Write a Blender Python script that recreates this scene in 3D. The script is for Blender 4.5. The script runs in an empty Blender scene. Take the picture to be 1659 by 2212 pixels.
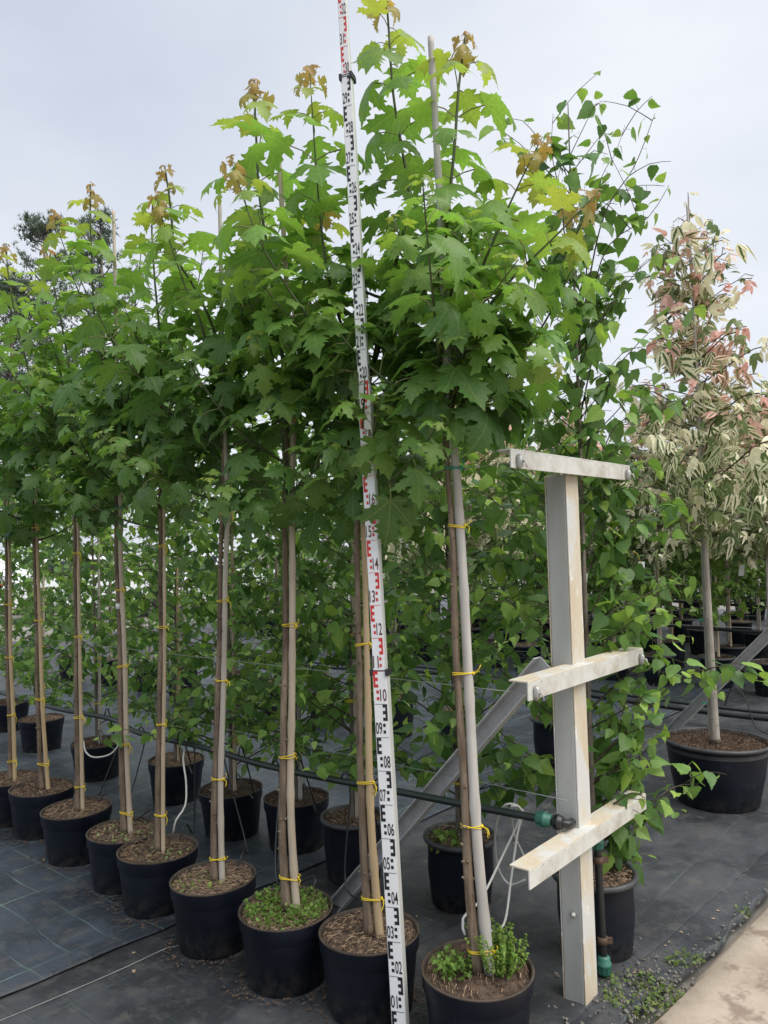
import bpy, bmesh, math, random
import numpy as np
from mathutils import Vector, Matrix, Quaternion, noise as mnoise

random.seed(7); np.random.seed(7)
R = math.radians
SC = bpy.context.scene
COL = SC.collection
UP = Vector((0, 0, 1))

# ------------------------------------------------------------------ camera
F, CX, CY, H = 1662.0, 829.5, 1106.0, 1.51
PITCH, ROLL = R(2.5), R(1.6)
fwd = Vector((0, math.cos(PITCH), math.sin(PITCH)))
up0 = Vector((0, -math.sin(PITCH), math.cos(PITCH)))
cup = up0 * math.cos(ROLL) + Vector((1, 0, 0)) * math.sin(ROLL)
crt = Vector((1, 0, 0)) * math.cos(ROLL) - up0 * math.sin(ROLL)
CAMP = Vector((0, 0, H))
cd = bpy.data.cameras.new('camera'); cam = bpy.data.objects.new('camera', cd); COL.objects.link(cam)
cam.matrix_world = Matrix(((crt.x, cup.x, -fwd.x, 0), (crt.y, cup.y, -fwd.y, 0), (crt.z, cup.z, -fwd.z, H), (0, 0, 0, 1)))
cd.sensor_fit = 'VERTICAL'; cd.sensor_height = 24.0; cd.lens = 24.0 * F / 2212.0
cd.clip_start = 0.05; cd.clip_end = 2000
SC.camera = cam

# ------------------------------------------------------------------ world, sun, exposure
SUN_EL, SUN_AZ = R(58), R(125)          # azimuth measured from +Y towards +X
w = bpy.data.worlds.new('World'); SC.world = w; w.use_nodes = True
nt = w.node_tree; nt.nodes.clear()
def wn(t, **k):
    n = nt.nodes.new(t)
    for a, b in k.items(): setattr(n, a, b)
    return n
out = wn('ShaderNodeOutputWorld'); bg = wn('ShaderNodeBackground')
sky = wn('ShaderNodeTexSky', sky_type='NISHITA', sun_disc=False, sun_elevation=SUN_EL, sun_rotation=SUN_AZ)
sky.dust_density = 3.0
tc = wn('ShaderNodeTexCoord'); mp = wn('ShaderNodeMapping'); mp.inputs['Scale'].default_value = (1.0, 1.0, 2.2)
mp.inputs['Location'].default_value = (0.35, 0.2, 0.15)
nz = wn('ShaderNodeTexNoise'); nz.inputs['Scale'].default_value = 1.15; nz.inputs['Detail'].default_value = 5; nz.inputs['Roughness'].default_value = .5
rp = wn('ShaderNodeValToRGB')
rp.color_ramp.elements[0].position = .35; rp.color_ramp.elements[0].color = (2.2, 2.45, 2.9, 1)
rp.color_ramp.elements[1].position = .68; rp.color_ramp.elements[1].color = (3.5, 3.58, 3.75, 1)
mx = wn('ShaderNodeMix', data_type='RGBA'); mx.inputs[0].default_value = .92
nt.links.new(tc.outputs['Generated'], mp.inputs[0]); nt.links.new(mp.outputs[0], nz.inputs['Vector'])
nt.links.new(nz.outputs['Fac'], rp.inputs[0])
nt.links.new(sky.outputs[0], mx.inputs[6]); nt.links.new(rp.outputs[0], mx.inputs[7])
nt.links.new(mx.outputs[2], bg.inputs[0]); bg.inputs[1].default_value = 0.1
nt.links.new(bg.outputs[0], out.inputs[0])
sd = bpy.data.lights.new('sun', 'SUN'); sun = bpy.data.objects.new('sun', sd); COL.objects.link(sun)
sd.energy = 1.5; sd.angle = R(60); sd.color = (1, .96, .9)
sdir = Vector((math.sin(SUN_AZ) * math.cos(SUN_EL), math.cos(SUN_AZ) * math.cos(SUN_EL), math.sin(SUN_EL)))
sun.rotation_euler = sdir.to_track_quat('Z', 'Y').to_euler(); sun.location = (0, 0, 10)
vs = SC.view_settings
SC.display_settings.display_device = 'sRGB'
vs.view_transform = 'Standard'; vs.look = 'None'; vs.gamma = 1; vs.exposure = 1.4; vs.use_curve_mapping = False
cy = SC.cycles
cy.max_bounces = 7; cy.diffuse_bounces = 4; cy.glossy_bounces = 2; cy.transmission_bounces = 5; cy.transparent_max_bounces = 4
cy.caustics_reflective = False; cy.caustics_refractive = False
cy.use_denoising = True

# ------------------------------------------------------------------ pixel -> place
def ray(x, y): return fwd + crt * ((x - CX) / F) - cup * ((y - CY) / F)
def G(x, y, z=0.0):
    d = ray(x, y); return CAMP + d * ((z - H) / d.z)
def A(x, y, Y):
    d = ray(x, y); return CAMP + d * (Y / d.y)
def PX(p):
    v = Vector(p) - CAMP; z = v.dot(fwd)
    return CX + F * v.dot(crt) / z, CY - F * v.dot(cup) / z, z
ROW = Vector((-.757, .654, 0)).normalized()      # along the rows, away from the path
ACR = Vector((.654, .757, 0)).normalized()       # across the rows, away from the camera

# ------------------------------------------------------------------ materials
def mat(name):
    m = bpy.data.materials.new(name); m.use_nodes = True
    n = m.node_tree.nodes; l = m.node_tree.links
    return m, n, l, n['Principled BSDF']
def N(n, t, **k):
    x = n.new(t)
    for a, b in k.items(): setattr(x, a, b)
    return x
def ramp(n, l, src, stops):
    r = n.new('ShaderNodeValToRGB'); e = r.color_ramp.elements
    while len(e) < len(stops): e.new(.5)
    for i, (p, c) in enumerate(stops):
        e[i].position = p; e[i].color = (*c, 1) if len(c) == 3 else c
    l.new(src, r.inputs[0]); return r.outputs[0]
def tex(n, l, scale, detail=4, rough=.55, vec=None, stretch=None, kind='Object'):
    t = n.new('ShaderNodeTexNoise'); t.inputs['Scale'].default_value = scale; t.inputs['Detail'].default_value = detail
    t.inputs['Roughness'].default_value = rough
    if vec is None:
        c = n.new('ShaderNodeTexCoord'); vec = c.outputs[kind]
    if stretch:
        m = n.new('ShaderNodeMapping'); m.inputs['Scale'].default_value = stretch; l.new(vec, m.inputs[0]); vec = m.outputs[0]
    l.new(vec, t.inputs['Vector']); return t.outputs['Fac']
def bump(n, l, b, src, s=.3, d=.01):
    x = n.new('ShaderNodeBump'); x.inputs['Strength'].default_value = s; x.inputs['Distance'].default_value = d
    l.new(src, x.inputs['Height']); l.new(x.outputs[0], b.inputs['Normal'])
def mixc(n, l, fac, a, b, mode='MIX'):
    x = n.new('ShaderNodeMix'); x.data_type = 'RGBA'; x.blend_type = mode
    for s, i in ((fac, 0), (a, 6), (b, 7)):
        if isinstance(s, (int, float)): x.inputs[i].default_value = s
        elif isinstance(s, tuple): x.inputs[i].default_value = (*s, 1)
        else: l.new(s, x.inputs[i])
    return x.outputs[2]
def mth(n, l, op, a, b=None):
    x = n.new('ShaderNodeMath'); x.operation = op
    for i, s in enumerate((a, b)):
        if s is None: continue
        if isinstance(s, (int, float)): x.inputs[i].default_value = s
        else: l.new(s, x.inputs[i])
    return x.outputs[0]

def plain(name, c, rough=.6, var=.25, scale=8, metal=0, stretch=None, bs=.15, spec=.5):
    m, n, l, b = mat(name)
    f = tex(n, l, scale, 5, .6, stretch=stretch)
    lo = tuple(v * (1 - var) for v in c); hi = tuple(min(1, v * (1 + var)) for v in c)
    l.new(ramp(n, l, f, [(.3, lo), (.7, hi)]), b.inputs['Base Color'])
    b.inputs['Roughness'].default_value = rough; b.inputs['Metallic'].default_value = metal
    b.inputs['Specular IOR Level'].default_value = spec
    if bs: bump(n, l, b, f, bs, .003)
    return m

def leaf_mat(name, source, veins=False, transl=.47, rough=.40, under=(1.15, 1.12, 1.25)):
    """source: 'object' = the leaf object's own colour, 'attr' = colour attribute of a joined mesh"""
    m, n, l, b = mat(name)
    if source == 'object':
        oi = n.new('ShaderNodeObjectInfo'); col = oi.outputs['Color']
    else:
        at = n.new('ShaderNodeAttribute'); at.attribute_name = 'Col'; col = at.outputs['Color']
    f = tex(n, l, 14 if source == 'object' else 25, 3, .6)
    col = mixc(n, l, 1.0, col, ramp(n, l, f, [(.25, (.78, .8, .8)), (.75, (1.18, 1.15, 1.1))]), 'MULTIPLY')
    if veins:
        uv = n.new('ShaderNodeUVMap'); sp = n.new('ShaderNodeSeparateXYZ'); l.new(uv.outputs[0], sp.inputs[0])
        x = mth(n, l, 'ABSOLUTE', sp.outputs[0]); y = sp.outputs[1]
        d = None
        for a in (0, 46, 92):
            q = mth(n, l, 'ABSOLUTE', mth(n, l, 'SUBTRACT', mth(n, l, 'MULTIPLY', x, math.cos(R(a))), mth(n, l, 'MULTIPLY', y, math.sin(R(a)))))
            d = q if d is None else mth(n, l, 'MINIMUM', d, q)
        # side veins, finer
        wv = mth(n, l, 'SINE', mth(n, l, 'MULTIPLY', mth(n, l, 'SUBTRACT', y, mth(n, l, 'MULTIPLY', x, .9)), 52))
        s2 = ramp(n, l, wv, [(.93, (0, 0, 0)), (.99, (.32, .32, .32))])
        vm = ramp(n, l, d, [(.006, (.75, .75, .75)), (.017, (0, 0, 0))])
        vv = mth(n, l, 'MAXIMUM', vm, s2)
        light = mixc(n, l, .45, col, (.36, .42, .16))
        col = mixc(n, l, vv, col, light)
        bump(n, l, b, vv, .25, .002)
    ge = n.new('ShaderNodeNewGeometry')
    back = mixc(n, l, 1.0, col, under, 'MULTIPLY'); back = mixc(n, l, .12, back, (.30, .36, .27))
    col2 = mixc(n, l, ge.outputs['Backfacing'], col, back)
    l.new(col2, b.inputs['Base Color']); b.inputs['Roughness'].default_value = rough
    b.inputs['Specular IOR Level'].default_value = .38
    tr = n.new('ShaderNodeBsdfTranslucent')
    l.new(mixc(n, l, 1.0, col, (1.45, 1.48, .75), 'MULTIPLY'), tr.inputs[0])
    ms = n.new('ShaderNodeMixShader'); ms.inputs[0].default_value = transl
    l.new(b.outputs[0], ms.inputs[1]); l.new(tr.outputs[0], ms.inputs[2])
    l.new(ms.outputs[0], n['Material Output'].inputs[0])
    return m

def bark_mat(name, c1, c2, scale=60):
    m, n, l, b = mat(name)
    f = tex(n, l, scale, 5, .65, stretch=(1, 1, .12)); g = tex(n, l, 9, 3, .5)
    c = ramp(n, l, f, [(.3, c1), (.7, c2)])
    c = mixc(n, l, ramp(n, l, g, [(.4, (0, 0, 0)), (.7, (.6, .6, .6))]), c, tuple(v * .55 for v in c1))
    c = mixc(n, l, ramp(n, l, tex(n, l, 70, 3, .6), [(.62, (0, 0, 0)), (.70, (.75, .75, .75))]), c, tuple(v * .3 for v in c1))
    l.new(c, b.inputs['Base Color']); b.inputs['Roughness'].default_value = .8; b.inputs['Specular IOR Level'].default_value = .25
    bump(n, l, b, f, .5, .004); return m

M = {}
M['leaf'] = leaf_mat('maple_leaf', 'object', True)
M['bleaf'] = leaf_mat('birch_leaf', 'object', False, .38, .38)
M['fol'] = leaf_mat('foliage', 'attr', False, .36, .45)
M['bark'] = bark_mat('maple_bark', (.10, .07, .048), (.30, .235, .17))
M['bbark'] = bark_mat('birch_bark', (.12, .095, .075), (.30, .26, .22))
M['rbark'] = bark_mat('pale_bark', (.25, .22, .18), (.46, .43, .38))
M['shoot'] = plain('green_shoot', (.055, .075, .022), .5, .4, 20)
M['twig'] = plain('birch_twig', (.055, .040, .026), .6, .3, 20)
M['petiole'] = plain('petiole', (.20, .20, .07), .5, .3, 6, bs=0)
M['soil'] = plain('soil', (.088, .058, .040), .95, .6, 40, bs=.9)
M['mulch'] = plain('mulch_strand', (.24, .165, .105), .9, .75, 55, bs=0)
M['tie'] = plain('yellow_tie', (.75, .56, .03), .45, .15, 20)
M['gtie'] = plain('green_tie', (.03, .30, .20), .45, .15, 20)
M['black'] = plain('black_tube', (.014, .015, .017), .4, .3, 12)
M['white_tube'] = plain('grey_white_tube', (.55, .55, .52), .5, .15, 12)
M['green_fit'] = plain('green_fitting', (.035, .15, .11), .45, .2, 12)
M['steel'] = plain('galvanised_steel', (.47, .48, .48), .5, .18, 14, metal=.1)
M['bolt'] = plain('bolt', (.42, .42, .40), .5, .2, 30, metal=.5)
M['wire'] = plain('wire', (.30, .31, .31), .45, .2, 10, metal=.5, bs=0)
M['tag'] = plain('white_tag', (.75, .75, .73), .5, .08, 20, bs=0)
M['weed'] = leaf_mat('weed', 'attr', False, .35, .5)

def cane_mat():
    m, n, l, b = mat('bamboo')
    f = tex(n, l, 22, 5, .6, stretch=(1, 1, .1)); g = tex(n, l, 2.5, 3, .6)
    oi = n.new('ShaderNodeObjectInfo')
    c = ramp(n, l, f, [(.25, (.36, .25, .13)), (.5, (.50, .37, .21)), (.8, (.58, .46, .30))])
    grey = ramp(n, l, f, [(.25, (.34, .32, .29)), (.8, (.58, .56, .52))])
    sc_ = n.new('ShaderNodeSeparateColor'); l.new(oi.outputs['Color'], sc_.inputs[0])
    c = mixc(n, l, sc_.outputs[0], c, grey)
    c = mixc(n, l, ramp(n, l, g, [(.5, (0, 0, 0)), (.72, (.55, .55, .55))]), c, (.18, .14, .10))
    l.new(c, b.inputs['Base Color']); b.inputs['Roughness'].default_value = .55; b.inputs['Specular IOR Level'].default_value = .35
    bump(n, l, b, f, .3, .002); return m
M['cane'] = cane_mat()

def pot_mat():
    m, n, l, b = mat('black_plastic_pot')
    f = tex(n, l, 5, 5, .6); g = tex(n, l, 60, 3, .6)
    c = ramp(n, l, f, [(.35, (.005, .007, .013)), (.62, (.010, .013, .022)), (.82, (.034, .035, .040))])
    tcp = n.new('ShaderNodeTexCoord'); spp = n.new('ShaderNodeSeparateXYZ'); l.new(tcp.outputs['Object'], spp.inputs[0])
    dz = ramp(n, l, spp.outputs[2], [(.0, (.75, .75, .75)), (.12, (0, 0, 0))]); ds = ramp(n, l, tex(n, l, 22, 5, .7), [(.42, (0, 0, 0)), (.62, (1, 1, 1))])
    c = mixc(n, l, mth(n, l, 'MULTIPLY', dz, ds), c, (.085, .075, .062))
    c = mixc(n, l, ramp(n, l, tex(n, l, 30, 4, .7, stretch=(1, 1, .25)), [(.62, (0, 0, 0)), (.8, (.35, .35, .35))]), c, (.07, .068, .066))
    l.new(c, b.inputs['Base Color'])
    b.inputs['Specular IOR Level'].default_value = .28
    l.new(ramp(n, l, f, [(.3, (.30, .30, .30)), (.75, (.58, .58, .58))]), b.inputs['Roughness'])
    bump(n, l, b, g, .06, .002); return m
M['pot'] = pot_mat()
M['rim'] = plain('dusty_pot_rim', (.062, .045, .033), .7, .6, 14)
M['lip'] = plain('pot_lip', (.05, .051, .053), .5, .4, 12)

def post_mat():
    m, n, l, b = mat('cream_paint')
    f = tex(n, l, 9, 6, .65, stretch=(1, 1, .16)); g = tex(n, l, 55, 5, .7, stretch=(1, 1, .3)); h = tex(n, l, 6, 5, .6, stretch=(1.2, 1.2, .5))
    c = ramp(n, l, f, [(.3, (.50, .40, .27)), (.5, (.56, .49, .37)), (.72, (.58, .56, .50))])
    c = mixc(n, l, ramp(n, l, h, [(.48, (0, 0, 0)), (.56, (1, 1, 1))]), c, (.56, .56, .53))
    c = mixc(n, l, ramp(n, l, g, [(.60, (0, 0, 0)), (.66, (.8, .8, .8))]), c, (.78, .78, .75))
    chip = ramp(n, l, g, [(.27, (1, 1, 1)), (.31, (0, 0, 0))])
    c = mixc(n, l, chip, c, (.16, .11, .07))
    l.new(c, b.inputs['Base Color']); b.inputs['Roughness'].default_value = .6
    bump(n, l, b, g, .35, .003); return m
M['cream'] = post_mat()
def grey_paint():
    m, n, l, b = mat('grey_paint')
    f = tex(n, l, 8, 6, .6, stretch=(1, 1, .2)); g = tex(n, l, 70, 4, .7)
    c = ramp(n, l, f, [(.3, (.36, .37, .35)), (.7, (.50, .51, .48))])
    c = mixc(n, l, ramp(n, l, g, [(.68, (0, 0, 0)), (.73, (.8, .8, .8))]), c, (.14, .12, .10))
    l.new(c, b.inputs['Base Color']); b.inputs['Roughness'].default_value = .5
    bump(n, l, b, f, .2, .002); return m
M['grey'] = grey_paint()
def white_paint():
    m, n, l, b = mat('flaking_white_paint')
    f = tex(n, l, 10, 6, .65); g = tex(n, l, 60, 5, .7)
    c = ramp(n, l, f, [(.32, (.38, .35, .28)), (.5, (.54, .53, .48)), (.75, (.64, .64, .61))])
    c = mixc(n, l, ramp(n, l, g, [(.66, (0, 0, 0)), (.7, (.8, .8, .8))]), c, (.20, .15, .10))
    l.new(c, b.inputs['Base Color']); b.inputs['Roughness'].default_value = .6
    bump(n, l, b, g, .35, .003); return m
M['arm'] = white_paint()

def fabric_mat(name, base, dusty, grid):
    """black woven ground cover, printed with thin pale green lines"""
    m, n, l, b = mat(name)
    c0 = n.new('ShaderNodeTexCoord'); mp = n.new('ShaderNodeMapping')
    mp.inputs['Rotation'].default_value = (0, 0, math.atan2(.654, .757)); l.new(c0.outputs['Object'], mp.inputs[0])
    sp = n.new('ShaderNodeSeparateXYZ'); l.new(mp.outputs[0], sp.inputs[0])
    wob = tex(n, l, 1.2, 3, .5); w2 = mth(n, l, 'MULTIPLY', mth(n, l, 'SUBTRACT', wob, .5), .05)
    def lines(src, step, half, off):
        q = mth(n, l, 'FRACT', mth(n, l, 'DIVIDE', mth(n, l, 'ADD', mth(n, l, 'ADD', src, w2), off), step))
        q = mth(n, l, 'ABSOLUTE', mth(n, l, 'SUBTRACT', q, .5))
        return ramp(n, l, q, [(half / step, (1, 1, 1)), (half / step * 1.9, (0, 0, 0))])
    li = mth(n, l, 'MAXIMUM', lines(sp.outputs[0], .31, .0017, 100.05), mth(n, l, 'MULTIPLY', lines(sp.outputs[1], .155, .0014, 100.0), .8))
    fade = ramp(n, l, tex(n, l, 3.1, 4, .6), [(.4, (.15, .15, .15)), (.65, (1, 1, 1))])
    li = mth(n, l, 'MULTIPLY', mth(n, l, 'MULTIPLY', li, fade), grid)
    f = tex(n, l, 1.6, 6, .62); g = tex(n, l, 12, 6, .7); k = tex(n, l, 90, 4, .7)
    c = ramp(n, l, f, [(.36, base), (.47, tuple(v * 1.3 for v in base)), (.50, tuple(v * 1.9 for v in base)), (.64, dusty)])
    c = mixc(n, l, ramp(n, l, g, [(.5, (0, 0, 0)), (.72, (.75, .75, .75))]), c, (.105, .10, .09))
    c = mixc(n, l, ramp(n, l, k, [(.60, (0, 0, 0)), (.72, (.5, .5, .5))]), c, (.16, .15, .13))
    c = mixc(n, l, li, c, (.16, .27, .22))
    l.new(c, b.inputs['Base Color'])
    l.new(ramp(n, l, f, [(.3, (.40, .40, .40)), (.7, (.56, .56, .56))]), b.inputs['Roughness'])
    wx = n.new('ShaderNodeTexWave'); wx.wave_type = 'BANDS'; wx.inputs['Scale'].default_value = 120; l.new(mp.outputs[0], wx.inputs[0])
    wv = mth(n, l, 'ADD', mth(n, l, 'MULTIPLY', wx.outputs['Fac'], .25), g)
    cr_ = n.new('ShaderNodeTexVoronoi'); cr_.feature = 'DISTANCE_TO_EDGE'; cr_.inputs['Scale'].default_value = 4.5; mw_ = n.new('ShaderNodeMapping'); mw_.inputs['Scale'].default_value = (.5, 1.6, 1); l.new(mp.outputs[0], mw_.inputs[0]); l.new(mw_.outputs[0], cr_.inputs['Vector'])
    wv = mth(n, l, 'ADD', wv, ramp(n, l, cr_.outputs['Distance'], [(0, (.30, .30, .30)), (.05, (0, 0, 0))]))
    bump(n, l, b, wv, .5, .007); return m
M['fabric'] = fabric_mat('ground_fabric', (.021, .0235, .028), (.074, .077, .083), .22)
M['fabric2'] = fabric_mat('ground_fabric_strip', (.021, .028, .039), (.050, .062, .078), 1.1)

M['fabric3'] = fabric_mat('ground_fabric_edge_strip', (.022, .024, .028), (.070, .072, .077), .3)
def concrete_mat():
    m, n, l, b = mat('path_concrete')
    f = tex(n, l, 3.2, 6, .65); g = tex(n, l, 45, 5, .7); h = tex(n, l, 7, 5, .65)
    c = ramp(n, l, f, [(.3, (.27, .215, .165)), (.52, (.40, .335, .265)), (.72, (.47, .41, .335))])
    c = mixc(n, l, ramp(n, l, h, [(.52, (0, 0, 0)), (.60, (.85, .85, .85))]), c, (.22, .16, .125))
    c = mixc(n, l, ramp(n, l, g, [(.6, (0, 0, 0)), (.72, (.5, .5, .5))]), c, (.19, .165, .14))
    l.new(c, b.inputs['Base Color']); b.inputs['Roughness'].default_value = .85
    bump(n, l, b, mth(n, l, 'ADD', f, g), .4, .006); return m
M['path'] = concrete_mat()
M['gravel'] = plain('gravel_ground', (.20, .19, .17), .95, .4, 3, bs=.4)
M['stone'] = plain('pebble', (.16, .15, .13), .9, .5, 9)
M['dry'] = plain('dry_leaf', (.34, .25, .15), .8, .5, 7, bs=0)
M['string'] = plain('frayed_string', (.26, .27, .25), .8, .3, 20)
M['staffw'] = plain('staff_white', (.78, .79, .80), .35, .03, 5, bs=0)
M['staffs'] = plain('staff_side', (.62, .63, .60), .4, .06, 8, metal=.2, bs=0)
M['mblack'] = plain('mark_black', (.012, .013, .016), .5, .1, 20, bs=0)
M['mred'] = plain('mark_red', (.58, .035, .03), .5, .1, 20, bs=0)
M['mdig'] = plain('digit_dark_red', (.10, .025, .025), .5, .1, 20, bs=0)
M['clip'] = plain('staff_clip', (.02, .021, .024), .5, .2, 20)
M['needle'] = leaf_mat('conifer', 'attr', False, .15, .6)
M['carw'] = plain('car_white_paint', (.80, .81, .82), .25, .02, 2, bs=0)
M['carg'] = plain('car_glass', (.03, .035, .04), .1, .1, 2, bs=0)
M['carr'] = plain('car_tail_lamp', (.45, .02, .02), .25, .1, 4, bs=0)
M['tyre'] = plain('tyre', (.02, .02, .02), .8, .2, 10)

def vari_mat(name, source):
    m, n, l, b = mat(name)
    at = n.new('ShaderNodeAttribute'); at.attribute_name = 'Col'
    sp = n.new('ShaderNodeSeparateColor'); l.new(at.outputs['Color'], sp.inputs[0])
    if source == 'object':
        oi = n.new('ShaderNodeObjectInfo'); tint = oi.outputs['Color']
        f = tex(n, l, 40, 3, .6)
        e = mth(n, l, 'ADD', sp.outputs[0], mth(n, l, 'MULTIPLY', mth(n, l, 'SUBTRACT', f, .5), .9))
        fac = ramp(n, l, e, [(.20, (0, 0, 0)), (.42, (1, 1, 1))])
        col = mixc(n, l, fac, (.07, .135, .035), tint)
    else:
        col = at.outputs['Color']
    l.new(col, b.inputs['Base Color']); b.inputs['Roughness'].default_value = .5
    b.inputs['Specular IOR Level'].default_value = .3
    tr = n.new('ShaderNodeBsdfTranslucent'); l.new(col, tr.inputs[0])
    ms = n.new('ShaderNodeMixShader'); ms.inputs[0].default_value = .35
    l.new(b.outputs[0], ms.inputs[1]); l.new(tr.outputs[0], ms.inputs[2]); l.new(ms.outputs[0], n['Material Output'].inputs[0])
    return m
M['vleaf'] = vari_mat('variegated_leaf', 'object')
M['vfol'] = vari_mat('variegated_foliage', 'attr')

# ------------------------------------------------------------------ mesh building
class MB:
    def __init__(s): s.v = []; s.f = []; s.m = []; s.sm = []
    def add(s, vs, fs, mi=0, smooth=True):
        o = len(s.v); s.v += [tuple(p) for p in vs]
        for f in fs: s.f.append(tuple(i + o for i in f)); s.m.append(mi); s.sm.append(smooth)
    def box(s, c, sx, sy, sz, ax=None, mi=0):
        X, Y, Z = ax or (Vector((1, 0, 0)), Vector((0, 1, 0)), UP)
        c = Vector(c); P = []
        for k in (-1, 1):
            for j in (-1, 1):
                for i in (-1, 1): P.append(c + X * (i * sx / 2) + Y * (j * sy / 2) + Z * (k * sz / 2))
        s.add(P, [(0, 2, 3, 1), (4, 5, 7, 6), (0, 1, 5, 4), (2, 6, 7, 3), (0, 4, 6, 2), (1, 3, 7, 5)], mi, False)
    def tube(s, pts, rad, n=8, mi=0, caps=True):
        pts = [Vector(p) for p in pts]
        if not hasattr(rad, '__len__'): rad = [rad] * len(pts)
        ref = None; P = []; fs = []
        for i, p in enumerate(pts):
            t = (pts[min(i + 1, len(pts) - 1)] - pts[max(i - 1, 0)])
            t = t.normalized() if t.length > 1e-9 else Vector((0, 0, 1))
            if ref is None: ref = t.orthogonal().normalized()
            ref = (ref - t * ref.dot(t)); ref = ref.normalized() if ref.length > 1e-6 else t.orthogonal().normalized()
            b = t.cross(ref)
            for k in range(n):
                a = 2 * math.pi * k / n
                P.append(p + (ref * math.cos(a) + b * math.sin(a)) * rad[i])
        for i in range(len(pts) - 1):
            for k in range(n):
                k2 = (k + 1) % n
                fs.append((i * n + k, i * n + k2, (i + 1) * n + k2, (i + 1) * n + k))
        if caps:
            fs.append(tuple(reversed(range(n)))); fs.append(tuple((len(pts) - 1) * n + k for k in range(n)))
        s.add(P, fs, mi, True)
    def lathe(s, prof, n=32, c=(0, 0, 0), mi=0, cap0=False, cap1=False):
        P = []; fs = []
        for r, z in prof:
            for k in range(n):
                a = 2 * math.pi * k / n; P.append((c[0] + r * math.cos(a), c[1] + r * math.sin(a), c[2] + z))
        for i in range(len(prof) - 1):
            for k in range(n):
                k2 = (k + 1) % n; fs.append((i * n + k, i * n + k2, (i + 1) * n + k2, (i + 1) * n + k))
        if cap0: fs.append(tuple(reversed(range(n))))
        if cap1: fs.append(tuple((len(prof) - 1) * n + k for k in range(n)))
        s.add(P, fs, mi, True)
    def mesh(s, name, mats):
        me = bpy.data.meshes.new(name); me.from_pydata(s.v, [], s.f)
        for m in (mats if isinstance(mats, (list, tuple)) else [mats]): me.materials.append(m)
        me.polygons.foreach_set('material_index', s.m); me.polygons.foreach_set('use_smooth', s.sm); me.update()
        return me
def link(o, parent=None):
    COL.objects.link(o)
    if parent is not None: o.parent = parent
    return o
def ob(name, data, parent=None, loc=None):
    o = bpy.data.objects.new(name, data)
    if loc is not None: o.location = loc
    return link(o, parent)
def tag(o, label, cat, group=None, kind=None):
    o['label'] = label; o['category'] = cat
    if group: o['group'] = group
    if kind: o['kind'] = kind
    return o
def empty(name, loc, rz=0, s=1):
    o = bpy.data.objects.new(name, None); o.location = loc; o.rotation_euler = (0, 0, rz); o.scale = (s, s, s)
    o.empty_display_size = .05
    return link(o)
def bevel(o, wd=.003, seg=2):
    b = o.modifiers.new('bevel', 'BEVEL'); b.width = wd; b.segments = seg; b.limit_method = 'ANGLE'; return o

def tri_mesh(name, V, T, cols, mats, uv=None):
    """big triangle mesh from numpy arrays; cols per vertex"""
    me = bpy.data.meshes.new(name); nv, ntri = len(V), len(T)
    me.vertices.add(nv); me.vertices.foreach_set('co', np.asarray(V, np.float32).ravel())
    me.loops.add(ntri * 3); me.loops.foreach_set('vertex_index', np.asarray(T, np.int32).ravel())
    me.polygons.add(ntri); me.polygons.foreach_set('loop_start', np.arange(0, ntri * 3, 3, dtype=np.int32))
    me.polygons.foreach_set('loop_total', np.full(ntri, 3, np.int32))
    me.polygons.foreach_set('use_smooth', np.ones(ntri, bool))
    me.materials.append(mats); me.update(calc_edges=True); me.validate()
    if cols is not None:
        ca = me.color_attributes.new('Col', 'FLOAT_COLOR', 'POINT')
        c4 = np.ones((nv, 4), np.float32); c4[:, :3] = cols; ca.data.foreach_set('color', c4.ravel())
    return me
def scatter(name, base, mats4, cols, material):
    """base: list of (V,T,shade); mats4: list of (variant, 4x4 Matrix); cols per item -> one joined mesh"""
    Vs, Ts, Cs = [], [], []; o = 0
    for (k, mw), c in zip(mats4, cols):
        V, T, sh = base[k]; m = np.array(mw)
        Vs.append(V @ m[:3, :3].T + m[:3, 3]); Ts.append(T + o); o += len(V)
        Cs.append(np.outer(sh, c) if sh.ndim == 1 else sh * 0 + c)
    return tri_mesh(name, np.concatenate(Vs), np.concatenate(Ts), np.concatenate(Cs), material)

# ------------------------------------------------------------------ leaves
HALF = [(.0, .0), (.09, -.09), (.20, -.13), (.26, -.06), (.40, -.08), (.33, .03), (.24, .11), (.37, .15), (.45, .12), (.47, .23),
        (.60, .25), (.56, .34), (.74, .50), (.57, .49), (.55, .59), (.44, .49), (.36, .55), (.30, .44), (.17, .41),
        (.20, .51), (.32, .58), (.22, .63), (.33, .75), (.19, .75), (.20, .86), (.11, .85), (0, 1.06)]
def bend(x, y, droop, curl, fold, wav, ph):
    # centre line starts tilted down and bends further along the blade
    n = 8; py = pz = 0.0
    for i in range(n):
        t = y * (i + .5) / n; a = -(droop + curl * t); py += math.cos(a) * y / n; pz += math.sin(a) * y / n
    a = -(droop + curl * y)
    off = fold * abs(x) - .55 * x * x + wav * math.sin(7 * x + 5 * y + ph)
    return Vector((x * (1 - .1 * abs(fold)), py - math.sin(a) * off, pz + math.cos(a) * off))
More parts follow.
